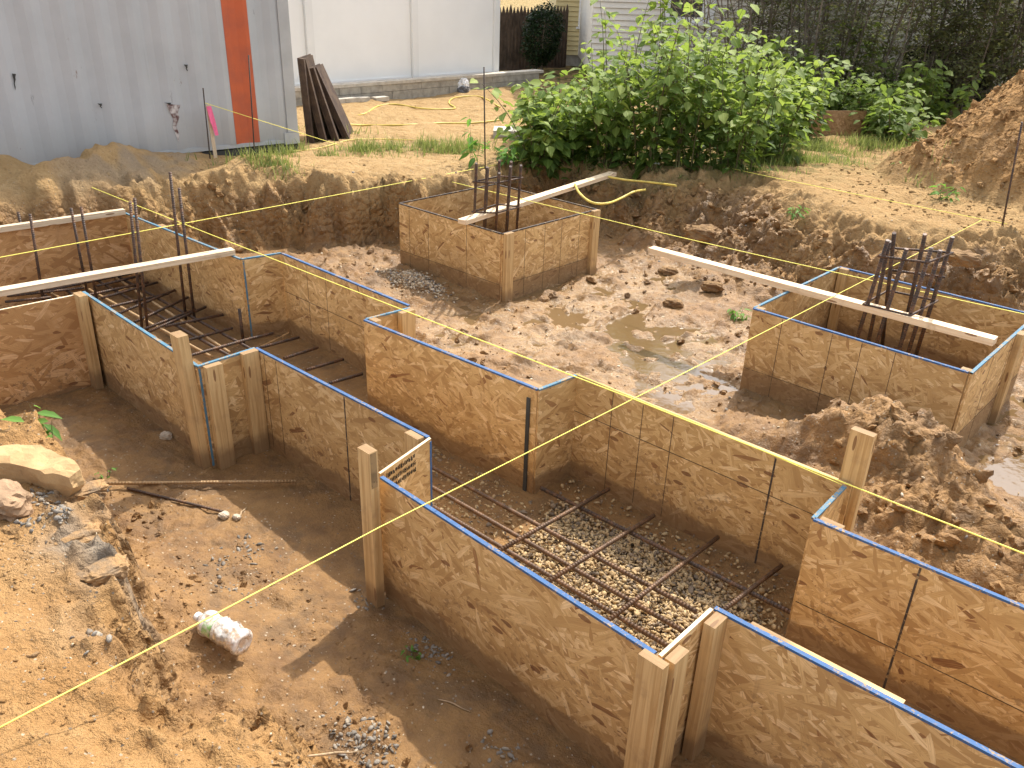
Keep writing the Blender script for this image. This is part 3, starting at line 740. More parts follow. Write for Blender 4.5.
form_panel('dark shaded return panel at the corner of the gravelled pit', a, b, 'osb', 'cyan')
a, b = at(577, 375), at(852, 485.3)
r = form_panel('long ruled sheet behind the gravelled pit with printed lines', a, b, 'osb', None, vlines=(.165, .29, .41), hline=-.20, bold=(.77,))
MB().obox((a[0], a[1]-.006, .0004), (b-a)*np.array([1, 1, 0]), (0, .0125, 0), (0, 0, .002)).build('bare_edge', 'lumber', r)
MB().obox((a[0]-.005, a[1]+.007, -.04), (b-a)*np.array([1, 1, 0])*.9, (0, .012, 0), (0, 0, .036)).build('top_rail', 'lumber', r, bevel=.002)
zt = ztop(-.93, 3.06, 433.0)
post(r, -.985, 3.05, .092, .038, zt, name='post')
a, b = at(813.5, 518.6), at(845, 486)
r = form_panel('short return panel with pale blue edge at the right end of the gravelled pit', a, b, 'osb', 'cyan')
a, b = at(814, 518.8), at(1024, 607); b = extend(b, a, 1.6)
r = form_panel('right-hand sheet with a thick dark vertical joint and blue top edge', a, b, 'osb', 'blue', hline=-.39, bold=(.245,))
post(r, a[0]+.014, a[1]+.008, .088, .038, -.003, name='cleat')
a = a

def form_box(label, x0, x1, y0, y1, h, paint, lines_front, lines_side, posts, hl, edge=None):
    root = empty('form_box', ((x0+x1)/2, (y0+y1)/2, -h), label, 'form box', 'square column footing forms')
    fr = form_panel(None, (x0, y0, 0), (x1-.013, y0, 0), 'osb_wet', paint, lines_front, hl, parent=root, z0=-h-.05)
    form_panel(None, (x1, y0, 0), (x1, y1, 0), 'osb_wet', 'cyan' if paint == 'blue' else paint, lines_side, hl, parent=root, z0=-h-.05)
    form_panel(None, (x0, y1, 0), (x1-.013, y1, 0), 'osb_wet', paint, (), None, parent=root, z0=-h-.05)
    form_panel(None, (x0, y0+.013, 0), (x0, y1-.013, 0), 'osb_wet', 'cyan' if paint == 'blue' else paint, (), None, parent=root, z0=-h-.05)
    for (x, y, w, d) in posts: post(root, x, y, w, d, .004, -h-.05, 'corner_post')
    return root
form_box('square plywood footing box at the middle distance with a black top edge and upright cage', -5.635, -4.383, 4.563, 5.747, .585, 'dark_line',
         (.11, .31, .69), (.22, .42, .6, .8), [(-4.376, 4.57, .036, .085), (-4.376, 5.655, .036, .088), (-5.72, 4.47, .08, .09)][:2], -.42)
form_box('square plywood footing box at the right with blue edges and a leaning cage', -2.216, -.943, 4.571, 5.811, .57, 'blue',
         (.16, .41, .55, .70), (.3, .6), [(-2.205, 4.578, .05, .038), (-2.2, 5.765, .06, .038), (-1.0, 4.578, .05, .038), (-.936, 5.36, .036, .08)], -.40)

# ------------------------------------------------------------------ planks
def plank(label, pa, pb, z, wd, th, mat='lumber_new', za=None):
    a, b = np.array(pa, float), np.array(pb, float); d = (b-a)[:2]; d = d/np.linalg.norm(d); n = np.array([-d[1], d[0], 0])
    o = a-n*wd/2
    root = MB().obox((o[0], o[1], z if za is None else za[0]), (b[0]-a[0], b[1]-a[1], 0 if za is None else za[1]-za[0]), n*wd, (0, 0, th)).build('plank', mat, None, origin=(a+b)/2*np.array([1, 1, 0])+np.array([0, 0, z]), bevel=.002)
    return tag(root, label, 'plank', 'white-wood planks laid across the forms')
a, b = at(0, 290, .035), at(233, 249.5, .035); plank('long pale plank across the left pit between the rebar uprights', extend(a, b, 2.9), b, .006, .075, .036, 'lumber_grey')
a, b = at(0, 227, .04), at(124, 209.5, .04); plank('short pale plank lying along the back wall at the far left', extend(a, b, 2.4), b, .005, .05, .04, 'lumber_grey')
a, b = at(462, 220, .04), at(613, 172, .04); plank('white plank laid across the middle footing box, reaching over the bank', a, b, .006, .085, .036)
a, b = at(651, 247.5, .04), at(996, 339, .04); plank('long pinkish white plank laid across the right footing box', a, b, .006, .075, .04)

# ------------------------------------------------------------------ reinforcing steel
def rod(m, a, b, r=.0075, seg=8): m.tube([a, b], r, seg)
R_BAR = .0105
def bar(root, a, b, mat='rebar', name='bar', r=R_BAR):
    m = MB(); rod(m, a, b, r); return m.build(name, mat, root)
c_ = at(610, 560, -.5)
mat2 = empty('rebar_mat', (c_[0], c_[1], -.5), 'rusty reinforcing grid lying over the pale gravel in the near pit', 'rebar mat', 'reinforcing grids in the footings')
def ext2(p, q, e0, e1): d = q-p; return p-d*e0, q+d*e1
for i, (p0, p1, e0, e1) in enumerate([((432, 467), (690, 608), .75, .02), ((432, 487), (685, 632), .75, .02), ((432, 506), (668, 646), .75, .02), ((545, 490), (790, 612), .02, .5)]):
    a, b = ext2(at(*p0, -.5), at(*p1, -.5), e0, e1); bar(mat2, a, b, 'rebar_rust' if i < 3 else 'rebar')
for p0, p1 in [((500, 550), (608, 489.5)), ((548.6, 581), (653, 516)), ((610, 619), (717, 538)), ((722, 611), (781, 566))]:
    a, b = ext2(at(*p0, -.486), at(*p1, -.486), .02, .01); bar(mat2, a, b, 'rebar_rust')
mat1 = empty('rebar_mat', (-5.4, 2.3, -.5), 'dark reinforcing grid with tall paired uprights in the left pit', 'rebar mat', 'reinforcing grids in the footings')
P7 = lambda u, v: (u*.2539, 180+v*.2539)
for p0, p1, e0, e1 in [((220, 360), (830, 695), .1, 0), ((440, 375), (905, 680), .3, 0), ((70, 375), (190, 440), .3, 4.6)]:
    a, b = ext2(at(*P7(*p0), -.5), at(*P7(*p1), -.5), e0, e1); bar(mat1, a, b, 'rebar_tan')
for p0, p1 in [((300, 400), (500, 352)), ((380, 418), (560, 375)), ((400, 465), (620, 403)), ((470, 525), (690, 433)), ((530, 560), (740, 462)), ((580, 600), (810, 500)), ((650, 577), (880, 530)), ((560, 590), (770, 510)), ((0, 460), (330, 425)), ((20, 480), (200, 462))]:
    bar(mat1, at(*P7(*p0), -.486), at(*P7(*p1), -.486), 'rebar')
for (tx, ty), (bx, by) in [((18, 212), (32, 278)), ((30, 214), (42.5, 299)), ((71, 208), (87, 292)), ((81, 207), (96, 297)), ((130, 202), (141, 323)), ((134.5, 198), (147, 329)), ((170, 172), (185, 313)), ((179, 188), (194, 316))]:
    bb = at(bx, by, -.5); z = ztop(bb[0], bb[1], ty); tt = at(tx, ty, z)
    bar(mat1, bb+np.array([0, 0, -.05]), tt, 'rebar', 'upright', .0105)
for yy in (1.93, 2.09, 2.36, 2.52): bar(mat1, (-7.0, yy, -.502), (-4.1, yy+.03, -.502), 'rebar')
for xx in (-6.75, -6.45, -6.1, -5.15, -4.9): bar(mat1, (xx, 1.85, -.484), (xx+.02, 2.62, -.484), 'rebar')
mat3 = empty('rebar_mat', (-3.9, 2.4, -.5), 'small dark grid of bars in the narrow strip between the two near pits', 'rebar mat', 'reinforcing grids in the footings')
P4 = lambda u, v: (u*.3418, 180+v*.3418)
for p0, p1 in [((755, 492), (875, 460)), ((830, 522), (930, 490)), ((895, 556), (1005, 524)), ((955, 597), (1060, 567)), ((700, 472), (800, 448))]:
    bar(mat3, at(*P4(*p0), -.486), at(*P4(*p1), -.486), 'rebar')
for yy in (2.2, 2.33, 2.47): bar(mat3, (-4.75, yy, -.5), (-3.05, yy+.02, -.5), 'rebar')

def cage(label, low, zl, up, zu, zt_list, r=.0112, ntie=2):
    LO = [at(*q, zl) for q in low]; HI = [at(*q, zu) for q in up]
    ctr = sum(LO)/4
    root = empty('rebar_cage', (ctr[0], ctr[1], -.58), label, 'rebar cage', 'column starter cages')
    k = 0
    for i in range(4):
        j = (i+1) % 4
        for t in (0.04, .5):
            a = LO[i]*(1-t)+LO[j]*t; b = HI[i]*(1-t)+HI[j]*t
            d = (b-a)/(b[2]-a[2]); z1 = zt_list[k % len(zt_list)]; k += 1
            bar(root, a+d*(-.60-a[2]), a+d*(z1-a[2]), 'rebar', 'vertical_bar', r)
    for R_ in (LO, HI):
        m = MB(); ct = sum(R_)/4; Q = [ct+(q-ct)*1.08 for q in R_]
        m.tube(Q+[Q[0]], r*.62, 6); m.build('tie_ring', 'rebar', root)
    if ntie > 2:
        Q = [(l+h)/2 for l, h in zip(LO, HI)]; ct = sum(Q)/4; Q = [ct+(q-ct)*1.08 for q in Q]
        m = MB(); m.tube([Q[3], Q[2]], r*.62, 6); m.build('tie_ring', 'rebar', root)
    return root
cage('upright wire cage of dark bars standing in the middle footing box', [(473.7, 211.6), (495.8, 212.6), (519, 207), (498, 204.5)], .05, [(474.8, 181.7), (497.8, 182.6), (521, 177.8), (499.5, 176.5)], .335, [.50, .47, .42, .46, .45, .48, .49, .44])
cage('leaning cage of thick dark bars standing in the right footing box', [(866, 304), (909.3, 314.7), (934.7, 301), (888.8, 291.3)], .05, [(881, 256), (926, 262), (950, 253), (893, 248.5)], .385, [.49, .45, .47, .43, .49, .50, .50, .46], .0125, 3)

def pin(label, top, base, zb, r=.0062, name='rebar_stake', mat='pin'):
    b = at(*base, zb); z = ztop(b[0], b[1], top[1]); t = at(*top, z)
    m = MB(); m.tube([b+np.array([0, 0, -.3]), t], r, 7); return tag(m.build(name, mat, None, origin=b), label, 'stake', 'steel line pins')
def on_ground(px, py, z=0.):
    for _ in range(6):
        q = at(px, py, z); z = G(q[0], q[1])
    return at(px, py, z)
def pin_g(label, top, base, **k): q = on_ground(*base); return pin(label, top, base, q[2], **k)
pin_g('thin black steel pin before the container, left of the orange stripe', (203, 88), (209.5, 161))
pin_g('thin black steel pin standing in front of the orange stripe', (248.5, 55), (254, 166))
pin_g('tall thin black pin behind the middle footing box', (484, 67), (486, 172), r=.007)
pin_g('rusty leaning pin at the right edge below the spoil heap', (1022, 122), (1005, 231), r=.008, mat='rebar')
q = on_ground(611, 168)
m = MB(); z = ztop(q[0], q[1], 142); m.obox((q[0]-.006, q[1]-.006, q[2]-.1), (.012, 0, 0), (0, .012, 0), (0, 0, z-q[2]+.1))
tag(m.build('wooden_stake', 'lumber_new', None, origin=q), 'short thin pale stake at the end of the line before the green bush', 'stake')
q = on_ground(217, 160); z = ztop(q[0], q[1], 105); t_ = at(208, 105, z)
st = empty('survey_stake', q, 'wooden survey stake tied with a pink ribbon before the container', 'stake')
m = MB(); m.obox((q[0]-.018, q[1]-.018, q[2]-.1), (.012, 0, 0), (0, .036, 0), (t_[0]-q[0], t_[1]-q[1], z-q[2]+.1)); m.build('shaft', 'lumber_grey', st)
m = MB(); fr = lambda k, o: t_+(q-t_)*k+np.array([.012, o, 0])
m.face([fr(.02, -.028), fr(.02, .024), fr(.3, .045), fr(.55, .055), fr(.55, .018), fr(.3, -.005)]); m.face([fr(.02, -.028)+np.array([.006, 0, 0]), fr(.3, -.02)+np.array([.02, 0, 0]), fr(.4, .0)+np.array([.024, 0, 0]), fr(.02, .02)+np.array([.006, 0, 0])])
m.build('ribbon', 'pink', st)

def line(label, *pts, r=.003):
    m = MB(); P = []
    for i in range(len(pts)-1):
        a, b = np.array(pts[i], float), np.array(pts[i+1], float); n = 14
        sag = .004*np.linalg.norm(b-a)
        for k in range(n): t = k/n; P.append(a+(b-a)*t-np.array([0, 0, sag*4*t*(1-t)*.3]))
    P.append(np.array(pts[-1], float)); m.tube(P, r, 5)
    return tag(m.build('mason_line', 'string', None, origin=P[0]), label, 'string', 'yellow layout lines')
Z_ = .05
line('yellow line over the left pit, running back to the short thin pale stake', extend(at(0, 256, Z_), at(610, 143, Z_), 9.5)*np.array([1, 1, 0])+np.array([0, 0, Z_]), at(610, 143, Z_))
line('long yellow line above the far row of sheets, from container mounds to right edge', at(34, 164, Z_), at(263, 255, Z_), at(637, 400.5, Z_), at(842, 482, Z_), extend(at(1150, 604, Z_), at(842, 482, Z_), 3.4)*np.array([1, 1, 0])+np.array([0, 0, Z_+.02]))
line('second yellow line just in front of the long one along the ruled sheet', at(576, 374, .012), at(700, 424, .012), at(841.5, 484.5, .012), r=.0016)
line('yellow line from the near bank over the bottle and on past the right cage', at(-30, 743, .14), at(380, 527, Z_), at(869, 278, Z_), at(981.6, 220, Z_), r=.0023)
line('yellow line over both square footing boxes', at(452, 182, Z_), at(675, 236, Z_), at(831, 271.5, Z_), at(1120, 335, Z_))
line('yellow line in front of the green bush towards the right pin', at(548, 133, Z_), at(690, 159, Z_), at(766, 176, Z_), at(1007, 224, Z_))
line('pale line from the black pin before the container down to the grass', at(205, 103, ztop(*on_ground(209.5, 161)[:2], 103)), at(339, 145, .13))

# ------------------------------------------------------------------ hoses
def hose(label, pts, r=.011, lift=.012, free=None):
    P = []
    for i, (px, py) in enumerate(pts):
        q = on_ground(px, py) if not (free and i in free) else at(px, py, free[i]); P.append(q+np.array([0, 0, lift]))
    P = np.array(P); out = []
    n = len(P)
    for i in range(n-1):
        p0, p1, p2, p3 = P[max(i-1, 0)], P[i], P[i+1], P[min(i+2, n-1)]
        for k in range(6):
            t = k/6; out.append(.5*((2*p1)+(-p0+p2)*t+(2*p0-5*p1+4*p2-p3)*t*t+(-p0+3*p1-3*p2+p3)*t**3))
    out.append(P[-1]); m = MB(); m.tube(out, r, 7)
    return tag(m.build('hose', 'hose', None, origin=P[0]), label, 'hose', 'yellow hoses')
hose('yellow hose looping down the bank behind the right-hand end of the white plank', [(575, 186), (579, 194), (588, 202), (598, 205), (610, 204), (622, 199), (634, 193), (645, 191)])
hose('yellow hose lying on the bank top under the green bush', [(608, 178), (625, 181), (645, 183), (662, 185), (676, 187)])
hose('yellow hose curving across the sandy yard before the block wall', [(338, 116), (352, 117), (366, 114), (378, 107), (395, 105), (420, 109), (440, 110), (455, 109), (449, 104), (453, 99), (466, 97), (482, 98), (500, 108)])
hose('straight yellow hose nearest the grass in the sandy yard', [(340, 125), (365, 126), (400, 126), (440, 124), (470, 124), (500, 121)])
hose('yellow cord running through the grass beside the rusty plates', [(257, 158), (290, 153), (320, 149), (350, 141), (375, 140), (410, 141), (440, 142)], .006)

# ------------------------------------------------------------------ loose steel and litter
def loose(label, p0, p1, mat, r):
    a, b = on_ground(*p0), on_ground(*p1)
    a = a+np.array([0, 0, r*1.2]); b = b+np.array([0, 0, r*1.2])
    dz = max(0, max(G(*(a+(b-a)*t)[:2])+r*.9-(a+(b-a)*t)[2] for t in np.linspace(.05, .95, 19)))
    a[2] += dz; b[2] += dz*.8
    m = MB(); m.tube([a+(b-a)*t for t in (0, .25, .5, .75, 1)], r, 9); return tag(m.build('loose_rebar', mat, None, origin=a), label, 'rebar', 'loose bars in the trench')
loose('tan ribbed steel bar lying across the near trench, the longer one', (103, 490), (297, 486.5), 'rebar_tan', .0085)
loose('short dark bar lying under the tan ribbed bar', (128, 490), (226, 514), 'rebar', .007)

# bottle
zb_ = on_ground(226, 640)[2]+.045
n0, n1 = at(197, 619, zb_), at(243, 646, zb_)
ax = n1-n0; ax[2] = 0; Lb = np.linalg.norm(ax); ax /= Lb; Lb = max(.20, Lb*1.04)
rb = .05
base_z = max(G(*(n0+ax*Lb*t)[:2]) for t in (.2, .5, .8))
O = np.array([n0[0], n0[1], base_z+rb*.62]); side = np.array([-ax[1], ax[0], 0]); upv = np.array([0, 0, 1.])
bot = empty('plastic_bottle', (O[0]+ax[0]*Lb/2, O[1]+ax[1]*Lb/2, base_z), 'dusty crumpled clear plastic bottle with green label lying on the sand', 'bottle')
def lathe(name, prof, mat, wob=0, seg=20):
    m = MB(); rings = []
    for u, rr in prof:
        ring = []
        for k in range(seg):
            an = 2*PI*k/seg
            w = 1+wob*(vnoise(np.array([u*30+7.]), np.array([math.cos(an)*1.6+k*.0+3.]), 5)[0]+.7*vnoise(np.array([u*55.]), np.array([math.sin(an)*2.2+9.]), 8)[0])
            ring.append(O+ax*u*Lb+(side*math.cos(an)+upv*math.sin(an)*.93)*rr*rb*w)
        rings.append(ring)
    for i in range(len(rings)-1):
        for k in range(seg):
            l = (k+1) % seg; m.face([rings[i][k], rings[i+1][k], rings[i+1][l], rings[i][l]], None, True)
    m.face(rings[-1]); m.face(rings[0][::-1])
    return m.build(name, mat, bot)
lathe('body', [(.085, .3), (.11, .36), (.15, .62), (.20, .84), (.26, .95), (.30, .97), (.315, .9), (.40, .87), (.47, .88), (.50, .98), (.53, 1.0), (.555, .95), (.58, 1.0), (.62, .96), (.65, 1.01), (.69, .95), (.72, 1.0), (.76, .96), (.80, 1.01), (.84, .96), (.88, 1.0), (.94, .99), (.975, .92), (1.0, .74), (.985, .4)], 'bottle', .26)
lathe('label', [(.318, .925), (.36, .91), (.41, .905), (.465, .915)], 'label', .2)
lathe('cap', [(0, .30), (.01, .36), (.07, .37), (.082, .35)], 'cap', 0, 14)

def ico():
    t = (1+5**.5)/2
    v = np.array([(-1, t, 0), (1, t, 0), (-1, -t, 0), (1, -t, 0), (0, -1, t), (0, 1, t), (0, -1, -t), (0, 1, -t), (t, 0, -1), (t, 0, 1), (-t, 0, -1), (-t, 0, 1)], float)
    v /= np.linalg.norm(v[0])
    f = [(0, 11, 5), (0, 5, 1), (0, 1, 7), (0, 7, 10), (0, 10, 11), (1, 5, 9), (5, 11, 4), (11, 10, 2), (10, 7, 6), (7, 1, 8), (3, 9, 4), (3, 4, 2), (3, 2, 6), (3, 6, 8), (3, 8, 9), (4, 9, 5), (2, 4, 11), (6, 2, 10), (8, 6, 7), (9, 8, 1)]
    return v, f
def sub(v, f):
    v = [tuple(q) for q in v]; cache = {}; out = []
    def mid(a, b):
        k = (min(a, b), max(a, b))
        if k not in cache:
            q = np.array(v[a])+np.array(v[b]); q /= np.linalg.norm(q); v.append(tuple(q)); cache[k] = len(v)-1
        return cache[k]
    for a, b, c in f:
        x, y, z = mid(a, b), mid(b, c), mid(c, a); out += [(a, x, z), (b, y, x), (c, z, y), (x, y, z)]
    return np.array(v), out
ICO = ico()
ICO1 = sub(*ICO); ICO3 = sub(*sub(*sub(*ICO)))
def rock(name, label, cat, ctr, size, yaw, mat, seed, flat=.6, group=None, boxy=.5):
    v, f = ICO3; v = v.copy()
    p_ = np.sign(v)*np.abs(v)**boxy; v = v*(1-.5)+p_*.5*.8
    nn = fbm(v[:, 0]*1.3+seed*3.1+v[:, 2], v[:, 1]*1.3-seed+v[:, 2]*.7, 1., 4, .55, seed)
    v = v*(1+.34*nn[:, None])
    v = v*(1+.10*(ridge(v[:, 0]*2+seed, v[:, 1]*2+v[:, 2]*1.7, 1.6, 4, seed+5)-.8)[:, None])
    v[:, 2] = np.clip(v[:, 2], -1, flat+.10*nn)
    v = v*np.array(size)
    cy, sy = math.cos(yaw), math.sin(yaw)
    W = np.stack([v[:, 0]*cy-v[:, 1]*sy, v[:, 0]*sy+v[:, 1]*cy, v[:, 2]], -1)
    me = bpy.data.meshes.new(name); me.from_pydata([tuple(q) for q in W], [], f); me.materials.append(M[mat])
    me.polygons.foreach_set('use_smooth', np.zeros(len(f), bool))
    o = bpy.data.objects.new(name, me); C.objects.link(o); o.location = Vector([float(q) for q in ctr]); return tag(o, label, cat, group)
q = on_ground(34, 470)
import bmesh
def slab(name, label, cat, outline, zt_, th, mat, seed):
    rs = random.Random(seed); P = [at(px, py, zt_) for px, py in outline]; c = sum(P)/len(P)
    b = bmesh.new(); top = [b.verts.new(Vector(q_)-Vector(c)) for q_ in P]; mid_ = [b.verts.new(Vector((q_-c)*1.06)-Vector((0, 0, th*rs.uniform(.3, .6)))) for q_ in P]; low = [b.verts.new(Vector((q_-c)*.8)-Vector((0, 0, th))) for q_ in P]
    n = len(P); b.faces.new(top)
    for r0, r1 in ((mid_, top), (low, mid_)):
        for k in range(n): b.faces.new((r0[k], r0[(k+1) % n], r1[(k+1) % n], r1[k]))
    b.faces.new(low[::-1]); bmesh.ops.recalc_face_normals(b, faces=b.faces); bmesh.ops.triangulate(b, faces=b.faces); bmesh.ops.subdivide_edges(b, edges=b.edges, cuts=3, use_grid_fill=True)
    co_ = np.array([v.co for v in b.verts]); nn = fbm(co_[:, 0]*9+seed, co_[:, 1]*9+co_[:, 2]*7, 1., 4, .6, seed)
    for v, k in zip(b.verts, nn): v.co += Vector((k*.03, k*.02, k*.03))
    me = bpy.data.meshes.new(name); b.to_mesh(me); b.free(); me.materials.append(M[mat]); o = bpy.data.objects.new(name, me); C.objects.link(o); o.location = Vector(c); return tag(o, label, cat)
slab('rock', 'broad flat tan slab of rock at the left edge of the near bank', 'rock', [(-22, 449), (8, 444), (40, 445), (62, 456), (79, 470), (70, 477), (45, 474), (20, 464), (-20, 462)], q[2]+.065, .12, 'rock_tan', 3)
for lab, px, py, sz in [('grey clay lump at the broken edge of the near bank, the upper of three', 86, 492, (.085, .06, .045)), ('largest grey clay lump at the broken edge of the near bank', 76, 535, (.11, .075, .05)), ('grey clay lump at the broken near bank edge, closest to the bottle', 103, 572, (.085, .06, .045))]:
    q = on_ground(px, py); rock('clay_lump', lab, 'clay lump', q+np.array([0, 0, -.010]), sz, .5+px*.01, 'clay', int(px)+2, .75)
q = on_ground(6, 508); rock('rock', 'rounded brown stone just below the broad tan slab', 'rock', q+np.array([0, 0, .02]), (.10, .085, .065), .3, 'rock_brown', 5, .8)
for lab, px, py, s_ in [('pale stone by the foot of the long streaky sheet', 166, 438, .03), ('pale pebble at the tip of the short dark bar', 224, 517, .024), ('small grey pebble just right of the pale one', 237, 518.5, .018)]:
    q = on_ground(px, py); rock('stone', lab, 'stone', q+np.array([0, 0, s_*.4]), (s_*1.2, s_, s_*.8), .4, 'stone_pale', int(px), .9)
q = on_ground(655, 168); rock('stone', 'small white stone on the bank top under the green bush', 'stone', q+np.array([0, 0, .02]), (.05, .035, .04), .2, 'cap', 12, .9)
for lab, px, py, s_, zz in [('large brown clod on the slope left of the right footing box', 700, 236, .16, .0), ('dark wet clod on the slope behind the long pinkish plank', 668, 273, .09, 0), ('tan clod below the pinkish plank', 712, 288, .10, 0), ('brown clod near the foot of the slope', 672, 305, .09, 0), ('crusted lump at the right below the spoil heap', 962, 262, .13, 0)]:
    q = on_ground(px, py); rock('soil_clod', lab, 'clod', q+np.array([0, 0, s_*.15]), (s_*1.0, s_*.75, s_*.5), .5, 'earth', int(px), .9)

def stick(label, p0, p1, r, mid=(0, 0)):
    a, b = on_ground(*p0), on_ground(*p1); m_ = (a+b)/2; m_[2] = max(m_[2], G(m_[0], m_[1])+r); a[2] += r; b[2] += r
    m = MB(); m.tube([a, (a+m_)/2+np.array([.004, .006, .002]), m_+np.array([-.004, .003, .002]), (b+m_)/2, b], [r*.8, r, r, r*.8, r*.5], 6)
    return tag(m.build('stick', 'bark_pale', None, origin=a), label, 'stick')
M['bark_pale'] = mat_plain('dry_stick', (.42, .30, .18), .9, .4, 30)
stick('short dry stick on the trench floor above the yellow line', (236, 522), (247, 508), .005)
stick('thin dry root lying on the near bank at the bottom edge', (308, 757), (362, 752), .004)
stick('dry twig on the floor before the longest near sheet', (438, 700), (470, 712), .003)

# ------------------------------------------------------------------ stones as stuff
def lumps(name, x, y, smin, smax, mat, power=2.5, up=.15):
    """angular clods of soil, three rough shapes"""
    v, f = ICO1; out = []
    for q in range(3):
        m_ = np.arange(len(x)) % 3 == q; n = int(m_.sum())
        vv = v*(1+.75*fbm(v[:, 0]*1.7+q*7, v[:, 1]*1.7+v[:, 2]*2.3, 1., 4, .6, 500+q))[:, None]
        out.append((vv, m_))
    s_ = smin+(smax-smin)*rng.random(len(x))**power; z = ground(x, y)
    T = rots(rng.uniform(0, 2*PI, len(x)), rng.uniform(-1, 1, len(x)), rng.uniform(-1, 1, len(x)))
    A = np.eye(3)[None]+rng.normal(0, .2, (len(x), 3, 3)); T = T @ A @ (np.eye(3)[None]*np.stack([s_*1.1, s_*.85, s_*.65], -1)[:, None, :])
    me_ = None; V = []; F = []; vals = []; k0 = 0
    for vv, m_ in out:
        W = np.einsum('nij,vj->nvi', T[m_], vv)+np.stack([x[m_], y[m_], z[m_]+s_[m_]*up], -1)[:, None, :]
        n = W.shape[0]; V.append(W.reshape(-1, 3)); ff = np.array(f)[None]+(np.arange(n)*len(vv))[:, None, None]+k0; F.append(ff.reshape(-1, 3)); k0 += n*len(vv); vals.append(np.repeat(rng.random(n), len(vv)))
    V = np.concatenate(V); F = np.concatenate(F); me = bpy.data.meshes.new(name); me.from_pydata(V.tolist(), [], F.tolist())
    a = me.attributes.new('leaftone', 'FLOAT', 'POINT'); a.data.foreach_set('value', np.concatenate(vals).astype('f'))
    for nm, arr in zip(('wet', 'pale', 'grey'), ground(x, y, True)[1:4]):
        b_ = me.attributes.new(nm, 'FLOAT', 'POINT'); b_.data.foreach_set('value', np.concatenate([np.repeat(np.clip(arr[m_]+.1*rng.normal(0, 1, int(m_.sum())), 0, 1), len(vv)) for vv, m_ in out]).astype('f'))
    b_ = me.attributes.new('rug', 'FLOAT', 'POINT'); b_.data.foreach_set('value', np.full(len(V), .6, 'f'))
    me.materials.append(M[mat]); me.update()
    o = bpy.data.objects.new(name, me); C.objects.link(o); return tag(o, kind='stuff')
def visible(n, x0, x1, y0, y1):
    return rng.uniform(x0, x1, n), rng.uniform(y0, y1, n)
def scatter(name, x, y, smin, smax, mat, sink=.25, flat=.7, vals=None, power=2.5, zfix=None):
    n = len(x); z = ground(x, y) if zfix is None else zfix
    s_ = smin+(smax-smin)*rng.random(n)**power
    T = rots(rng.uniform(0, 2*PI, n), rng.uniform(-.6, .6, n), rng.uniform(-.6, .6, n))
    sc = np.stack([s_*rng.uniform(.75, 1.35, n), s_*rng.uniform(.6, 1.05, n), s_*rng.uniform(.45, .8, n)], -1)
    sk = rng.normal(0, .3, (n, 3, 3)); A = (np.eye(3)[None]+sk)
    T = T @ A @ (np.eye(3)[None]*sc[:, None, :])
    o = batch(name, ICO[0], ICO[1], T, np.stack([x, y, z+s_*flat*(.5-sink)], -1), mat, vals=vals)
    return tag(o, kind='stuff')
# gravel bed of the near pit, thin towards the far wall
n = 24000; x, y = rng.uniform(-2.30, -.93, n), rng.uniform(1.72, 3.0, n)
dens = sstep(-2.2, -1.9, x+.35*fbm(x, y, 3, 3, .5, 301))*sstep(2.93, 2.72, y+.14*fbm(x, y, 4, 3, .5, 302)+.12*sstep(-1.45, -1.0, x))*sstep(-.9, -1.1, x+.1*(y-2.4))
dens = np.maximum(dens, .06)
k = rng.random(n) < dens; x, y = x[k], y[k]
scatter('pea_gravel', x, y, .005, .0125, 'gravel', .1, power=1.3, zfix=ground(x, y)+rng.uniform(.0, .02, len(x)))
n = 2600; x, y = rng.uniform(-4.9, -2.3, n), rng.uniform(2.05, 2.68, n); k = fbm(x, y, 3, 3, .5, 303) > .05; x, y = x[k], y[k]
scatter('strip_gravel', x, y, .005, .014, 'gravel', .2)
c0 = at(418, 281, -.55); n = 2200; x, y = rng.normal(c0[0], .17, n), rng.normal(c0[1]-.06, .06, n)
x = x+.0; k = (y < 4.55); x, y = x[k], y[k]
scatter('gravel_spill', x, y, .006, .015, 'gravel_mix', .1, zfix=ground(x, y)+.05*bell(x, y, c0[0], c0[1]-.03, .18, .09))
# pebbles and crumbs over the worked ground
def offpanels(x, y):
    inner = (y > 1.66) & (y < 3.08) & (x > -7.0) & (x < .9)
    boxm = (x > -5.7) & (x < -4.3) & (y > 4.5) & (y < 5.8) | (x > -2.28) & (x < -.88) & (y > 4.5) & (y < 5.88)
    return ~inner & ~boxm
n = 5200; x, y = visible(n, -3.8, -.4, .15, 1.75); k = offpanels(x, y) & (fbm(x, y, 2.2, 3, .5, 310) > -.12); scatter('near_pebbles', x[k], y[k], .001, .0055, 'gravel_mix', .35, power=3.5)
n = 9000; x, y = visible(n, -3.9, -.3, .15, 1.5); k = offpanels(x, y) & (fbm(x, y, 2.6, 4, .6, 311) > .02); scatter('near_crumbs', x[k], y[k], .0015, .0085, 'soil', .4, power=3)
n = 5000; x, y = visible(n, -7.2, .6, 3.05, 8.4); k = offpanels(x, y) & (fbm(x, y, 1.8, 4, .6, 312) > .02) & ((rimdist(x, y)[0] > -.05) | (rng.random(len(x)) < .12)); scatter('pit_crumbs', x[k], y[k], .004, .026, 'soil', .45, power=4)
n = 2600; x, y = visible(n, -6.6, .4, 3.1, 7.5); k = offpanels(x, y); scatter('pit_pebbles', x[k], y[k], .003, .014, 'gravel_mix', .3, power=3)
n = 900; x, y = visible(n, -10.5, -5.5, 1.5, 8.8); k = offpanels(x, y); scatter('yard_crumbs', x[k], y[k], .004, .016, 'soil', .4, power=4)
n = 3000; x, y = rng.normal(-1.9, 1.0, n), rng.normal(9.2, .9, n); scatter('heap_crumbs', x, y, .005, .024, 'soil', .4, power=3.5)
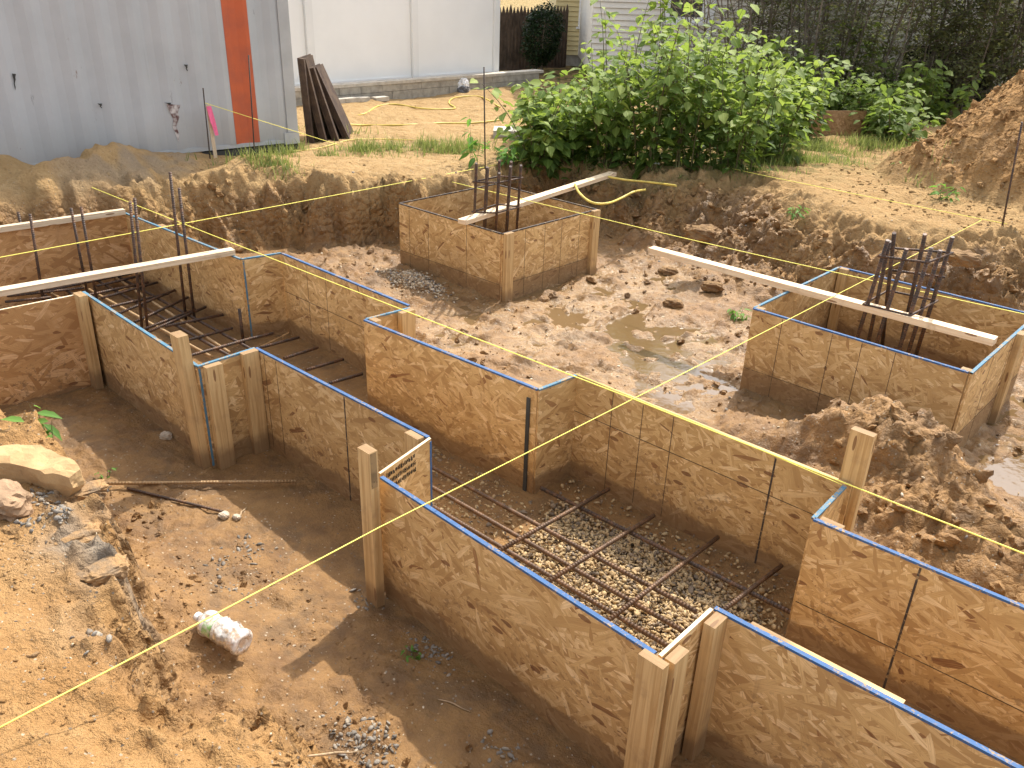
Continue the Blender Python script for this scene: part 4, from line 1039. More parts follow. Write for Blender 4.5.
def on_slopes(n, x0, x1, y0, y1, thr):
    x, y = visible(n, x0, x1, y0, y1); rg = ground(x, y, True)[6]; k = offpanels(x, y) & (rg > thr*rng.random(n)+.12); return x[k], y[k]
x, y = on_slopes(9000, -8.2, .6, 3.0, 8.6, .9); lumps('bank_clods', x, y, .008, .055, 'soil', 3.2)
x, y = on_slopes(5000, -3.5, 1.5, 8.2, 11.0, .9); lumps('heap_clods', x, y, .008, .05, 'soil', 3.4)
n = 700; x, y = visible(n, -6.4, .5, 3.1, 6.9); k = offpanels(x, y) & (fbm(x, y, 1.6, 4, .6, 318) > .0); lumps('floor_clods', x[k], y[k], .008, .04, 'soil', 3.2, .05)
n = 900; x, y = visible(n, -3.6, -.9, .3, 1.45); k = offpanels(x, y) & (fbm(x, y, 2.0, 4, .6, 319) > .02); lumps('near_clods', x[k], y[k], .004, .022, 'soil', 3, .1)
# patches of grey stone chips
PX = []; PY = []
for px, py, sx, n in [(50, 500, .035, 60), (58, 512, .03, 60), (30, 520, .03, 25), (100, 490, .03, 30), (360, 745, .055, 130), (385, 738, .04, 50), (440, 640, .05, 60), (430, 652, .05, 50), (500, 752, .04, 40), (305, 490, .05, 50), (250, 545, .06, 40), (240, 590, .06, 35), (220, 565, .04, 25), (365, 600, .03, 25), (95, 640, .05, 12), (540, 120, .2, 1)]:
    q = on_ground(px, py); PX += list(rng.normal(q[0], sx*1.2, n)); PY += list(rng.normal(q[1], sx*.7, n))
x, y = np.array(PX), np.array(PY); k = y < 1.66; scatter('grey_chips', x[k], y[k], .003, .012, 'gravel_grey', .25, power=1.8)
q = at(872, 392, -.2); n = 260; x, y = rng.normal(q[0], .09, n), rng.normal(q[1], .05, n); scatter('white_chips', x, y, .005, .017, 'gravel', .2)

# ------------------------------------------------------------------ container
cA, cB = at(130, 160, .1), at(299, 143, .1)
cd = (cB-cA)[:2]; cd /= np.linalg.norm(cd); cn = np.array([cd[1], -cd[0]])           # cn points to the viewer (+x)
if cn[0] < 0: cn = -cn
cE = cB[:2]
cont = empty('shipping_container', (cE[0]-cd[0]*3, cE[1]-cd[1]*3, 0), 'grey corrugated shipping container with an orange stripe at the upper left', 'container')
def cp(s_, o, z): q = cE-cd*s_+cn*o; return (q[0], q[1], z)
ZB, ZT, LC = .10, 2.60, 6.06
def corrugated(s0, s1, mat, name, off=0.0):
    m = MB(); s_ = s0; prof = []
    P_ = .278; k = math.floor(s0/P_)-1
    pts = []
    while k*P_ < s1+P_:
        for u, o in ((0, -.026), (.072, -.026), (.15, -.001), (.205, -.001)): pts.append((k*P_+u, o))
        k += 1
    def oat(s_):
        for (u0, o0), (u1, o1) in zip(pts, pts[1:]):
            if u0 <= s_ <= u1: return o0+(o1-o0)*(s_-u0)/(u1-u0)
        return -.001
    xs = sorted(set([s0, s1]+[u for u, o in pts if s0 < u < s1]))
    for u0, u1 in zip(xs, xs[1:]):
        m.face([cp(u0, oat(u0)+off, ZB+.05), cp(u0, oat(u0)+off, ZT-.06), cp(u1, oat(u1)+off, ZT-.06), cp(u1, oat(u1)+off, ZB+.05)])
    return m.build(name, mat, cont)
# widths read along the base: stripe from px 239-261
def s_of(px, py): q = at(px, py, .25); return float(-((q[:2]-cE) @ cd))
def wall_hit(px, py, out=.004):
    a0, a1 = at(px, py, 2.0), at(px, py, .2); d0 = (a0[:2]-cE) @ cn; d1 = (a1[:2]-cE) @ cn
    return a0+(a1-a0)*(d0-out)/(d0-d1)
s_of = lambda px, py: float(-((wall_hit(px, py)[:2]-cE) @ cd))
sL, sR = s_of(237, 146), s_of(260.5, 144)
corrugated(.12, LC-.12, 'container', 'side_wall')
corrugated(min(sL, sR), max(sL, sR), 'orange', 'orange_stripe', .003)
m = MB()
ob = lambda s0, s1, o0, o1, z0, z1: m.obox(cp(s0, o0, z0), np.array(cp(s1, o0, 0))-np.array(cp(s0, o0, 0)), np.array(cp(s0, o1, 0))-np.array(cp(s0, o0, 0)), (0, 0, z1-z0))
ob(.12, LC-.12, -.06, -.005, ZB+.012, ZB+.05); ob(.12, LC-.12, -.05, .005, ZT-.06, ZT)
ob(0, .12, -.12, .006, ZB+.12, ZT-.1); ob(LC-.12, LC, -.12, .006, ZB+.12, ZT-.1); m.build('frame', 'container_frame', cont)
for s0 in (-.005, LC-.165):
    for z0 in (ZB, ZT-.1):
        m = MB(); ob(s0, s0+.17, -.14, .012, z0, z0+.118); ob(s0+.05, s0+.12, .012, .014, z0+.03, z0+.09); m.build('corner_casting', 'container_frame', cont, bevel=.006)
m = MB(); ob(.02, LC-.02, -2.43, -.06, ZB+.13, ZB+.15); ob(0.02, .05, -2.42, -.125, ZB+.13, ZT-.05); ob(LC-.05, LC-.02, -2.42, -.125, ZB+.13, ZT-.05); ob(.03, LC-.03, -2.42, -.06, ZT-.05, ZT-.02); ob(.06, LC-.06, -2.43, -2.39, ZB+.15, ZT-.05); m.build('shell', 'container_frame', cont)
for b0, b1 in ((0, 1.25), (2.4, 3.6), (5.2, 5.9)):
    m = MB(); ob(b0, b1, -.25, -.02, -.05, ZB-.004); m.build('bearer', 'dark_steel', cont)
def patch(px, py, wpx, hpx, mat, name, jag=True):
    m = MB(); Q = []
    zz = [(-.5, 1), (.5, .95), (.32, .55), (.42, .3), (.2, -.2), (.42, -.6), (.36, -1), (.12, -.55), (-.05, -.2), (-.02, .2), (-.35, .7)]
    for u, v in zz:
        x_, y_ = px+u*wpx, py-v*hpx/2
        # meet the ray with the wall plane
        Q.append(wall_hit(x_, y_))
    m.face(Q); m.face([q-np.array([cn[0], cn[1], 0])*.003 for q in Q][::-1]); return m.build(name, mat, cont)
patch(173.5, 123, 14, 38, 'tear', 'torn_patch'); patch(14, 82, 4, 17, 'dark_steel', 'scrape'); patch(186, 68, 4, 7, 'dark_steel', 'scrape'); patch(168, 104, 8, 2.5, 'dark_steel', 'scrape'); patch(100, 106, 5, 5, 'dark_steel', 'scrape')

# rusty plates leaning beside it
for i, (lab, bx, by, tx, ty, zt) in enumerate([('rusty steel plate leaning on the container end, the leftmost and widest', 309, 143, 299, 58, .95), ('rusty steel plate leaning second from the container', 322, 142, 301, 59, .94), ('rusty steel plate leaning third from the container', 334, 140.5, 309, 68, .86), ('outermost rusty steel plate of the leaning stack', 345, 139, 312, 68, .86)]):
    a = on_ground(bx, by); z = ztop(a[0]-.05, a[1]-.05, ty); t_ = at(tx, ty, z)
    m = MB(); vd = np.array([FWD[0], FWD[1], 0]); vd /= np.linalg.norm(vd); wv_ = vd*.55
    ln = t_-a; nn = np.cross(ln, wv_); nn = nn/np.linalg.norm(nn)*.022
    m.obox(a-ln*.05, ln*1.05, wv_, nn); m.obox(a-ln*.05-nn*2.2, ln*1.04, wv_*.12, nn*2.1)
    tag(m.build('steel_plate', 'rust_plate', None, origin=a, bevel=.003), lab, 'steel plate', 'rusty plates stacked against the container')

# ------------------------------------------------------------------ yard: wall, white fence
wA, wB = at(330, 105, 0), at(497, 90, 0)
wd_ = (wB-wA)[:2]; wd_ /= np.linalg.norm(wd_); wn = np.array([-wd_[1], wd_[0]]); wn = wn if wn[0] < 0 else -wn       # away from us
L0, L1 = -3.2, np.linalg.norm((wB-wA)[:2])+.75
WP = lambda s_, o, z: np.array([*(wA[:2]+wd_*s_+wn*o), z])
wall = empty('block_wall', WP(1.2, .1, 0), 'low grey block retaining wall under the white fence', 'wall')
WH = .27
for course in range(2):
    m = MB(); s_ = L0+(.2 if course else 0); zc = -.04 if course == 0 else .125
    h_ = .16 if course == 0 else .10
    while s_ < L1:
        m.obox(WP(s_+.003, random.uniform(-.004, .004), zc), WP(.391, 0, 0)-WP(0, 0, 0), WP(0, .19, 0)-WP(0, 0, 0), (0, 0, h_)); s_ += .397
    m.build('course', 'block', wall, bevel=.006)
m = MB(); s_ = L0
while s_ < L1: m.obox(WP(s_+.002, -.012, .229), WP(.6, 0, 0)-WP(0, 0, 0), WP(0, .215, 0)-WP(0, 0, 0), (0, 0, .045)); s_ += .604
m.build('cap_course', 'slab', wall, bevel=.005)
m = MB(); q = WP(L0, .03, -.1); m.obox(q, WP(L1-L0-.01, 0, 0)-WP(0, 0, 0), WP(0, .13, 0)-WP(0, 0, 0), (0, 0, .32)); m.build('core', 'block', wall)
fence = empty('vinyl_fence', WP(1.2, .35, .2), 'tall solid white vinyl privacy fence behind the block wall', 'fence')
def s_wall(px): # where a fence post at this pixel stands along the wall
    q = at(px, 80, .2); lo, hi = -6, 8
    for _ in range(40):
        mm = (lo+hi)/2
        if proj(WP(mm, .32, 1.0))[0] < px: lo = mm
        else: hi = mm
    return lo
ps = [s_wall(308), s_wall(413), s_wall(495)]
ps = [ps[0]-2*(ps[1]-ps[0]), ps[0]-(ps[1]-ps[0])]+ps
for s_ in ps:
    m = MB(); m.obox(WP(s_-.06, .26, .05), WP(.12, 0, 0)-WP(0, 0, 0), WP(0, .12, 0)-WP(0, 0, 0), (0, 0, 2.12)); m.obox(WP(s_-.07, .25, 2.172), WP(.14, 0, 0)-WP(0, 0, 0), WP(0, .14, 0)-WP(0, 0, 0), (0, 0, .03)); m.build('post', 'vinyl_post', fence, bevel=.008)
for s0, s1 in zip(ps, ps[1:]):
    m = MB()
    m.obox(WP(s0+.064, .309, .27), WP(s1-s0-.128, 0, 0)-WP(0, 0, 0), WP(0, .02, 0)-WP(0, 0, 0), (0, 0, 1.76)); m.build('panel', 'vinyl', fence)
    for z in (.19, 2.02): m = MB(); m.obox(WP(s0+.063, .295, z), WP(s1-s0-.126, 0, 0)-WP(0, 0, 0), WP(0, .05, 0)-WP(0, 0, 0), (0, 0, .10)); m.build('rail', 'vinyl', fence, bevel=.005)
# loose blocks, white bag, slab
for i, (lab, px, py) in enumerate([('loose grey paver at the left end of the row before the wall', 341, 103.5), ('loose grey paver in the middle of the row before the wall', 352, 102.5), ('loose grey paver third along the row before the wall', 363, 102), ('loose paver a step to the right of the row before the wall', 382, 101.5)]):
    q = on_ground(px, py); m = MB(); m.obox(q-np.array([*(wd_*.1), 0]), (*(wd_*.24), 0), (*(wn*.14), 0), (0, 0, .06)); tag(m.build('paver', 'slab', None, origin=q, bevel=.006), lab, 'paver', 'loose pavers before the block wall')
q = on_ground(463, 92)
bagr = rock('plastic_bag', 'white and grey plastic bag slumped against the block wall', 'bag', q+np.array([0, 0, .10]), (.12, .12, .15), .3, 'bag', 31, .9)
v, f = ICO1; m = MB()
b2 = rock('bag_bottom', None, None, (0, .0, 0), (.11, .12, .10), .8, 'bag_grey', 33, .9); b2.parent = bagr; b2.location = (.035, -.02, -.07)
q = on_ground(508, 137); m = MB(); vr = np.array([RIGHT[0], RIGHT[1], 0]); vf = np.array([FWD[0], FWD[1], 0]); vf /= np.linalg.norm(vf)
m.obox(q-vr*.18-np.array([0, 0, .05]), vr*.55, vf*.35, (0, 0, .12)); tag(m.build('concrete_slab', 'slab', None, origin=q, bevel=.01), 'pale concrete slab half hidden at the left foot of the green bush', 'slab')
q0, q1 = on_ground(784, 139), on_ground(866, 137)
q1 = q0+(q1-q0)/np.linalg.norm(q1-q0)*1.2
zt = ztop(q0[0], q0[1], 110); m = MB(); back = vf*.16
e_ = (q1-q0)*np.array([1, 1, 0]); m2 = MB().board(q0, q0+e_, 0, (zt-q0[2])*1.0, .0125)
hz = zt-q0[2]; m2.v = [(v[0]+back[0]*v[2]/hz, v[1]+back[1]*v[2]/hz, v[2]+q0[2]-.03) for v in m2.v]
tag(m2.build('plywood_sheet', 'osb_old', None, origin=q0), 'weathered brown plywood sheet propped in the bushes behind the pit', 'plywood sheet')

# ------------------------------------------------------------------ plants
LEAF_V = np.array([(0, 0, 0), (.28, .34, .05), (.28, 0, -.02), (.28, -.34, .05), (.62, .30, .02), (.62, 0, -.05), (.62, -.30, .02), (1, 0, -.16)], float)
LEAF_F = [(0, 2, 1), (0, 3, 2), (1, 2, 5, 4), (2, 3, 6, 5), (4, 5, 7), (5, 6, 7)]
LEAF_UV = np.array([(0, .5), (.3, 1), (.3, .5), (.3, 0), (.65, .95), (.65, .5), (.65, .05), (1, .5)])
def leaves(parent, P, D, size, mat, droop=.35, narrow=1., vals=None, name='foliage'):
    """leaves at points P growing towards the flat directions D (angles)"""
    n = len(P); T = rots(np.asarray(D), rng.normal(droop, .3, n), rng.normal(0, .35, n))
    sz = size*rng.uniform(.45, 1.4, n); T = T*sz[:, None, None]; T[:, :, 1] *= narrow
    return batch(name, LEAF_V, LEAF_F, T, np.asarray(P), mat, parent, LEAF_UV, vals, False, origin=parent.location)
def shrub(name, label, cat, loc, h, spread, nst, nlf, lsize, leafmat, group=None, stemmat='stem', droop=.35, bare=.12, r0=.009, narrow=1., lean=(0, 0), jitter=.05):
    root = empty(name, loc, label, cat, group); L = np.array(loc, float)
    st = MB(); P = []; D = []; lit_tone = []
    for i in range(nst):
        an = rng.uniform(0, 2*PI); rr = spread*.35*math.sqrt(rng.random()); tp = spread*rng.uniform(.3, 1.0); hh = h*rng.uniform(.42, 1.08)
        b = L+np.array([math.cos(an)*rr, math.sin(an)*rr, -.05]); t = L+np.array([math.cos(an)*tp+lean[0]*hh, math.sin(an)*tp+lean[1]*hh, hh])
        mid = b*.45+t*.55+np.array([-math.cos(an)*tp*.25, -math.sin(an)*tp*.25, .08*hh]); path = []
        for k in range(9):
            u = k/8; path.append((1-u)**2*b+2*u*(1-u)*mid+u*u*t)
        st.tube(path, [r0*(1-.75*k/8) for k in range(9)], 5, False)
        for k in range(nlf):
            u = bare+(1-bare)*(k+rng.random())/nlf; q = (1-u)**2*b+2*u*(1-u)*mid+u*u*t
            a2 = rng.uniform(0, 2*PI); off = rng.uniform(.0, 1)**.6*spread*.34*(1.15-u*.6)
            q = q+np.array([math.cos(a2)*off, math.sin(a2)*off, rng.normal(0, jitter)])
            P.append(q); D.append(a2+rng.normal(0, .5)); lit_tone.append(np.clip(.05+.85*u+rng.normal(0, .17), 0, 1))  # leaves lighten up the stem: lit tops and dark interior put into colour
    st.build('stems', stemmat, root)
    leaves(root, np.array(P), np.array(D), lsize, leafmat, droop, narrow, np.array(lit_tone))
    return root
bush = [(534, 163, .78, 'leafy green knotweed clump at the left end of the bush, lowest and most open'), (566, 160, .85, 'leafy clump just right of the open left end of the bush'), (604, 162, 1.12, 'tall bright leafy clump behind the thin pale stake'),
        (645, 164, 1.65, 'tallest bright clump of the bush with its tip at the top of the picture'), (688, 166, 1.55, 'bright front clump right of the tallest one'), (730, 168, 1.15, 'wide low clump of the bush above the bank path'), (766, 160, .95, 'low clump at the right end of the bush beside the plywood sheet'), (790, 140, .95, 'clump touching the left edge of the propped plywood'), (752, 130, 1.2, 'clump between the bush and the bare saplings'),
        (560, 140, .8, 'leafy clump in the second row before the picket fence'), (610, 138, 1.5, 'tall clump in the second row before the yellow house'), (668, 140, 1.9, 'tall clump in the second row under the white window'), (722, 138, 1.2, 'second-row clump before the grey siding')]
for i, (px, py, h, lab) in enumerate(bush):
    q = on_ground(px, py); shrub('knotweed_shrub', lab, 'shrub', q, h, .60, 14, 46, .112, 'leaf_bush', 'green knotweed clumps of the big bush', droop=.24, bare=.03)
for px, py, h, lab in [(795, 126, .75, 'low shrub behind the left end of the propped plywood'), (830, 122, .8, 'low shrub right behind the propped plywood'), (868, 128, .75, 'low shrub at the right end of the propped plywood'), (778, 108, 1.0, 'middle shrub further back behind the propped plywood'), (895, 140, .6, 'low shrub at the foot of the spoil heap'), (885, 112, 1.05, 'taller shrub behind the spoil heap foot'), (845, 104, 1.25, 'tall loose shrub behind the propped plywood, deepest in shade'), (930, 122, .8, 'dim shrub right behind the flank of the spoil heap')]:
    q = on_ground(px, py); shrub('low_shrub', lab, 'shrub', q, h, .62, 13, 36, .12, 'leaf_low', 'low shrubs behind the plywood sheet', droop=.22)
# thicket of saplings
def sapling(label, loc, h, lean, r0, nst, nlf, lsize, dens, leafmat='leaf_dark', crown=.25):
    root = empty('sapling', loc, label, 'tree', 'saplings of the dark thicket'); L = np.array(loc, float); tr = MB(); P = []; D = []
    for i in range(nst):
        b = L+np.array([rng.normal(0, .12), rng.normal(0, .12), -.1]); hh = h*rng.uniform(.75, 1.05)
        lx, ly = lean[0]+rng.normal(0, .13), lean[1]+rng.normal(0, .13); path = []
        for k in range(12):
            u = k/11; path.append(b+np.array([lx*hh*u**1.3+.03*math.sin(u*9+i), ly*hh*u**1.3+.03*math.cos(u*7+i), hh*u]))
        tr.tube(path, [r0*(1-.8*k/11) for k in range(12)], 6, False)
        for k in range(dens):
            u = rng.uniform(crown, 1); q = path[min(10, int(u*11))]; an = rng.uniform(0, 2*PI); ln = rng.uniform(.25, .8)*(1.2-u*.6)
            e = q+np.array([math.cos(an)*ln, math.sin(an)*ln, rng.uniform(.05, .6)*ln]); mid_ = (q+e)/2+np.array([0, 0, .06])
            tr.tube([q, mid_, e], [.006, .004, .0015], 4, False)
            for j in range(nlf):
                w_ = rng.uniform(.25, 1.05); s_ = q*(1-w_)+e*w_+rng.normal(0, .06, 3); P.append(s_); D.append(rng.uniform(0, 2*PI))
    tr.build('stems', 'bark', root)
    if P: leaves(root, np.array(P), np.array(D), lsize, leafmat, .3, .8)
    return root
for px, py, h, lean, r0, ns, nl, ls, dn, lab in [
    (702, 106, 3.6, (-.12, -.05), .016, 3, 3, .05, 10, 'nearly bare forked sapling before the grey siding'), (735, 104, 3.8, (-.18, -.1), .02, 4, 4, .055, 14, 'left leaning sapling clump beside the forked one'),
    (765, 104, 4.0, (-.05, .05), .02, 5, 6, .06, 16, 'dense upright sapling clump left of the thicket middle'), (800, 106, 4.0, (.02, .05), .022, 5, 8, .06, 18, 'upright sapling clump behind the low shrubs'),
    (835, 108, 4.2, (.10, .1), .02, 4, 8, .06, 18, 'sapling leaning right, above the propped plywood'), (870, 110, 4.2, (.12, .12), .02, 4, 10, .065, 20, 'leafy sapling left of the dark board fence'),
    (915, 112, 4.0, (.05, .1), .02, 4, 13, .07, 24, 'leafy sapling before the dark board fence'), (955, 112, 4.0, (.0, .0), .022, 4, 14, .07, 24, 'leafy sapling before the right end of the dark board fence'),
    (1000, 112, 4.2, (-.05, -.05), .022, 5, 14, .07, 24, 'leafy sapling behind the spoil heap ridge'), (1045, 112, 4.2, (-.05, -.05), .022, 5, 14, .07, 22, 'leafy sapling at the right edge of the picture'),
    (750, 96, 4.4, (.0, .05), .024, 4, 6, .06, 18, 'far sapling close to the grey siding'), (820, 96, 4.4, (.05, .05), .024, 4, 10, .06, 20, 'far sapling behind the thicket middle'), (980, 97, 4.5, (.05, .05), .024, 5, 16, .07, 24, 'far leafy sapling at the back right')]:
    q = on_ground(px, py); sapling(lab, q, h, lean, r0*.85, ns+3, int(nl*1.7)+1, ls*.95, int(dn*1.5), crown=.12 if px > 860 else .22)
# small weeds
for lab, px, py, h, sp, ns, nl, ls in [('seedling with broad leaves on the near bank beside the tan slab', 48, 440, .15, .10, 3, 5, .085), ('tiny weed at the foot of the longest near sheet', 411, 658, .05, .035, 5, 5, .028), ('leafy seedling growing behind the middle footing box', 474, 166, .50, .12, 3, 9, .12), ('weed with grey-green leaves at the bank top behind the middle box', 505, 165, .35, .2, 6, 9, .10),
    ('weed on the left flank of the spoil heap, upper', 925, 165, .25, .22, 7, 8, .08), ('weed on the left flank of the spoil heap, lower', 905, 180, .22, .2, 6, 8, .08), ('weed low on the front of the spoil heap', 942, 200, .16, .13, 5, 7, .08), ('small weed on the slope left of the right footing box', 737, 318, .09, .08, 5, 6, .06), ('small weed among the clods of the slope', 795, 214, .10, .09, 5, 6, .06), ('tiny weed beside the grey chips of the near bank', 105, 478, .05, .05, 4, 4, .04)]:
    q = on_ground(px, py); shrub('weed', lab, 'weed', q, h, sp, ns, nl, ls, 'leaf_weed', 'small weeds around the pit', r0=.003, narrow=.55, bare=.3, jitter=.01)
# grass
def grass(name, areas):
    P = []
    for px, py, sx, sy, n in areas:
        q = on_ground(px, py); a_ = rng.normal(0, sx, n); b_ = rng.normal(0, sy, n)
        P.append(np.stack([q[0]+vr[0]*a_+vf[0]*b_, q[1]+vr[1]*a_+vf[1]*b_], -1))
    P = np.concatenate(P); x, y = P[:, 0], P[:, 1]
    k = (fbm(x, y, 2.5, 4, .6, 400)+rng.normal(0, .13, len(x)) > .02) & (rimdist(x, y)[0] < .1); x, y = x[k], y[k]; n = len(x)
    V = np.array([(0, -.5, 0), (0, .5, 0), (.12, .38, .5), (.12, -.38, .5), (.5, 0, 1.0)]); F = [(0, 1, 2, 3), (3, 2, 4)]
    T = rots(rng.uniform(0, 2*PI, n), rng.normal(0, .35, n), rng.normal(0, .2, n)); hh = .03+.15*rng.random(n)**2.2
    sc = np.stack([hh*rng.uniform(.2, 1, n), rng.uniform(.005, .011, n), hh], -1); T = T @ (np.eye(3)[None]*sc[:, None, :])
    return tag(batch(name, V, F, T, np.stack([x, y, ground(x, y)-.005], -1), 'grass', uv=np.array([(0, 0), (0, 1), (.5, 1), (.5, 0), (1, .5)])), kind='stuff')
grass('grass', [(262, 158, .25, .08, 900), (300, 153, .3, .1, 1300), (345, 150, .35, .12, 1600), (385, 148, .35, .12, 1600), (430, 150, .3, .12, 1000), (468, 150, .2, .12, 500), (560, 166, .3, .1, 600), (640, 168, .35, .12, 800), (720, 170, .35, .15, 1000), (770, 158, .3, .2, 1400), (820, 150, .4, .2, 3600), (800, 160, .35, .12, 1200), (870, 150, .3, .18, 1300), (780, 130, .6, .4, 1500), (915, 165, .12, .12, 300), (330, 133, .3, .1, 300)])

# ------------------------------------------------------------------ behind: pickets, hedge, houses
pA, pB = at(494, 73, 0), at(560, 68, 0)
pd = (pB-pA)[:2]; Lp = np.linalg.norm(pd); pd /= Lp; pn = np.array([-pd[1], pd[0]])
zt = ztop(*pA[:2], 6)
pk = empty('picket_fence', pA, 'dark weathered picket fence at the end of the white fence', 'fence')
m = MB(); s_ = 0
while s_ < Lp+.2:
    o = pA[:2]+pd*s_; hh = zt+random.uniform(-.03, .03); w_ = .085
    a = np.array([*o, -.02]); e1 = np.array([*(pd*w_), 0]); e2 = np.array([*(pn*.02), 0])
    m.obox(a, e1, e2, (0, 0, hh-.1)); q0 = a+np.array([0, 0, hh-.1]); q1 = q0+e1; tip = (q0+q1)/2+np.array([0, 0, .12])
    m.face([q0, q1, tip]); m.face([q1+e2, q0+e2, tip+e2]); m.face([q0, tip, tip+e2, q0+e2]); m.face([q1, q1+e2, tip+e2, tip]); s_ += .105
m.build('pickets', 'picket', pk)
for z in (.3, zt-.35): m = MB(); m.obox((*(pA[:2]+pn*.022), z), (*(pd*(Lp+.2)), 0), (*(pn*.04), 0), (0, 0, .08)); m.build('rail', 'picket', pk)
def blob_tree(name, label, cat, loc, h, rx, mat, n, lsize, group=None, tr=.03, base=.1):
    root = empty(name, loc, label, cat, group); L = np.array(loc, float); m = MB(); m.tube([L+np.array([0, 0, -.1]), L+np.array([.03, 0, h*.5]), L+np.array([0, .05, h*.92])], [tr, tr*.7, tr*.2], 7, False); m.build('trunk', 'bark', root)
    ph, ct = rng.uniform(0, 2*PI, n), rng.uniform(-1, 1, n); rad = rng.uniform(.45, 1.0, n)**.5
    st = np.sqrt(1-ct*ct); bump = 1+.35*fbm(ph*1.3, ct*2, 1.2, 3, .5, int(abs(L[0]*37)) % 99)
    P = np.stack([L[0]+rx*rad*bump*st*np.cos(ph), L[1]+rx*rad*bump*st*np.sin(ph), L[2]+h*(base+(1-base)*.5)+h*(1-base)*.5*rad*bump*ct], -1)
    leaves(root, P, rng.uniform(0, 2*PI, n), lsize, mat, .3, .8, rng.random(n)); return root
q = at(541, 75, 0); blob_tree('yew_bush', 'dark round evergreen before the yellow house', 'shrub', q, ztop(q[0], q[1], 2)*1.0, .42, 'leaf_hedge', 5200, .055)

def siding_wall(name, root, P0, d, n_out, L, z0, z1, mat, step=.1, holes=()):
    """clapboards: each board is a thin sloped strip, left out across the windows"""
    m = MB(); z = z0
    while z < z1-1e-4:
        zz = min(z+step, z1); cuts = sorted([(h[0], h[1]) for h in holes if h[2] < zz-.01 and h[3] > z+.01]); spans = []; s_ = 0
        for h0, h1 in cuts: spans.append((s_, h0)); s_ = h1
        spans.append((s_, L))
        for s0, s1 in spans:
            if s1-s0 < .01: continue
            q = lambda s_, o, zc: np.array([*(P0[:2]+d*s_+n_out*o), zc])
            m.face([q(s0, .036, z), q(s1, .036, z), q(s1, .012, zz-.012), q(s0, .012, zz-.012)]); m.face([q(s0, .0, z), q(s1, .0, z), q(s1, .036, z), q(s0, .036, z)]); m.face([q(s0, .0, zz-.03), q(s1, .0, zz-.03), q(s1, .0, zz), q(s0, .0, zz)])
        z = zz
    return m.build(name, mat, root)
def window(root, P0, d, n_out, s0, s1, z0, z1):
    q = lambda s_, o, z: np.array([*(P0[:2]+d*s_+n_out*o), z])
    m = MB(); w_ = .09
    for a0, a1, b0, b1 in ((s0, s1, z0, z0+w_), (s0, s1, z1-w_, z1), (s0, s0+w_, z0+w_, z1-w_), (s1-w_, s1, z0+w_, z1-w_), (s0+w_, s1-w_, (z0+z1)/2-.03, (z0+z1)/2+.03)):
        m.obox(q(a0, -.03, b0), q(a1, 0, 0)-q(a0, 0, 0), q(0, .07, 0)-q(0, 0, 0), (0, 0, b1-b0))
    m.obox(q(s0-.04, -.03, z0-.045), q(s1+.08, 0, 0)-q(s0, 0, 0), q(0, .10, 0)-q(0, 0, 0), (0, 0, .042))
    fr = m.build('window', 'trim', root)
    m = MB(); m.face([q(s0+w_, -.01, z0+w_), q(s1-w_, -.01, z0+w_), q(s1-w_, -.01, z1-w_), q(s0+w_, -.01, z1-w_)])
    m.build('pane', 'glass', fr, origin=root.location); return fr
vr2 = np.array([vr[0], vr[1]]); vr2 /= np.linalg.norm(vr2); vf2 = vf[:2]
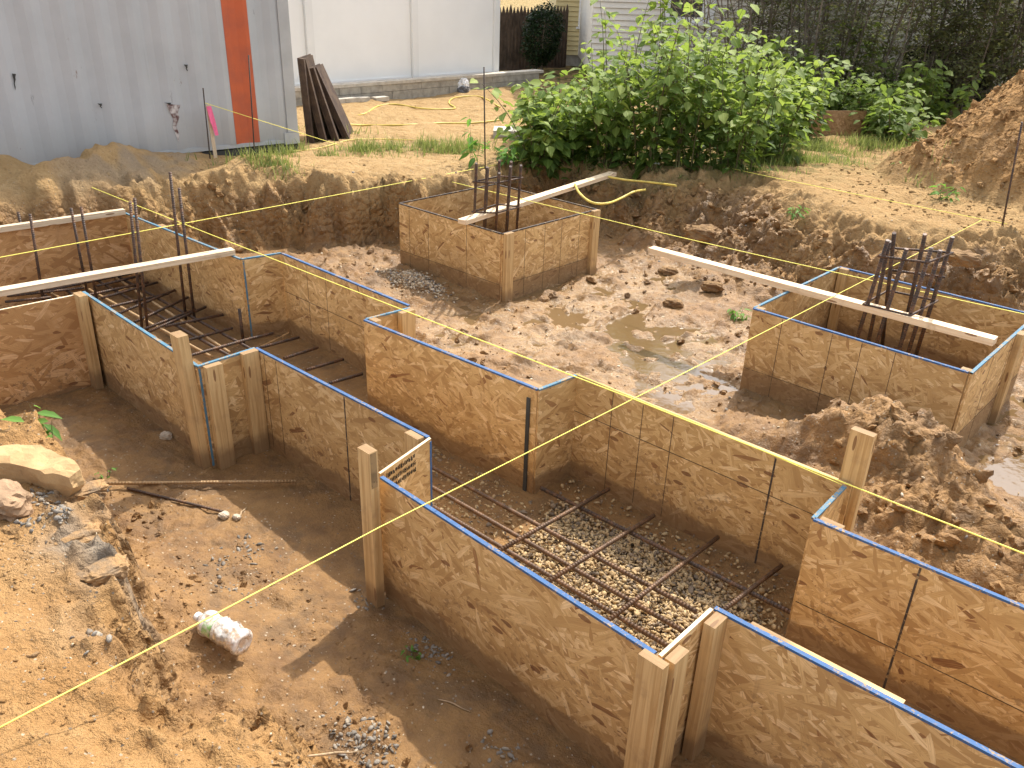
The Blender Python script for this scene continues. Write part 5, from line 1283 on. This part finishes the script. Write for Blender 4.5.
def house(label, px0, py0, Lh, mat, hwall, wins, depth=5., trim_at=()):
    P0 = at(px0, py0, 0)[:2]; no = -vf2
    root = empty('house', (*(P0+vr2*Lh/2), 0), label, 'house', 'houses behind the yard')
    holes = [(a0, a1, b0, b1) for a0, a1, b0, b1 in wins]
    siding_wall('wall', root, P0, vr2, no, Lh, .25, hwall, mat, .1, holes)
    m = MB(); q = lambda s_, o, z: np.array([*(P0+vr2*s_+vf2*o), z])
    m.obox(q(0, .002, -.1), q(Lh, 0, 0)-q(0, 0, 0), q(0, .14, 0)-q(0, 0, 0), (0, 0, .345)); m.build('foundation', 'block', root)
    m = MB(); m.obox(q(.0, .03, .25), q(.1, 0, 0)-q(0, 0, 0), q(0, depth, 0)-q(0, 0, 0), (0, 0, hwall-.25)); m.obox(q(Lh-.1, .03, .25), q(.1, 0, 0)-q(0, 0, 0), q(0, depth, 0)-q(0, 0, 0), (0, 0, hwall-.25)); m.obox(q(.1, depth-.08, .25), q(Lh-.2, 0, 0)-q(0, 0, 0), q(0, .1, 0)-q(0, 0, 0), (0, 0, hwall-.25)); m.build('side_walls', mat, root)
    for s_ in (*trim_at, Lh-.1): m = MB(); m.obox(q(s_, -.045, .25), q(.10, 0, 0)-q(0, 0, 0), q(0, .05, 0)-q(0, 0, 0), (0, 0, hwall-.25)); m.build('corner_board', 'trim', root)
    m = MB(); e = .3; rz = hwall+1.6
    A_, B_, C_, D_ = q(-e, -e, hwall), q(Lh+e, -e, hwall), q(Lh+e, depth/2, rz), q(-e, depth/2, rz)
    m.face([A_, B_, C_, D_]); A2, B2 = q(Lh+e, depth+e, hwall), q(-e, depth+e, hwall); m.face([A2, B2, D_, C_])
    m.face([q(0, 0, hwall), q(0, depth/2, rz-.1), q(0, depth, hwall)]); m.face([q(Lh, 0, hwall), q(Lh, depth, hwall), q(Lh, depth/2, rz-.1)]); m.build('roof', 'roof', root)
    for w_ in wins: window(root, P0, vr2, no, *w_)
    return root, P0
def spx(P0, px):
    lo, hi = -2, 20
    for _ in range(40):
        mm = (lo+hi)/2
        if proj((*(P0+vr2*mm), 1.2))[0] < px: lo = mm
        else: hi = mm
    return lo
P0g = at(588, 86, 0)[:2]; zsill = ztop(*(P0g+vr2*1.5), 22)
house('pale grey clapboard house with white corner boards behind the thicket', 588, 86, 10.5, 'grey_siding', 3.0, [(spx(P0g, 664), spx(P0g, 706), zsill, 2.7)], 6, (spx(P0g, 708),))
P0y = at(553, 66, 0)[:2]
zs2 = ztop(*(P0y+vr2*.8), 27)
house('yellow clapboard house at the top centre, left of the grey one', 553, 66, 2.4, 'yellow_siding', 3.2, [(spx(P0y, 579), spx(P0y, 596), zs2, 2.9)], 6)
# dark fence with a pale cap behind the saplings
q0 = at(893, 106, 0); q1 = at(985, 108, 0); df = empty('board_fence', q0, 'dark board fence with a pale cap rail behind the leafy saplings', 'fence')
zt = ztop(*q0[:2], 42); M['dark_board'] = mat_plain('dark_green_board', (.03, .034, .028), .85, .4, 6); d_ = (q1-q0)*np.array([1, 1, 0])
m = MB()
for i in range(12): m.obox(q0+d_*(i/12+.002)+np.array([0, 0, -.05]), d_/12*.94, vf*.02, (0, 0, zt))
m.build('boards', 'dark_board', df)
m = MB(); m.obox(q0-vf*.04+np.array([0, 0, zt-.045]), d_, vf*.10, (0, 0, .035)); m.build('cap_rail', 'trim', df)
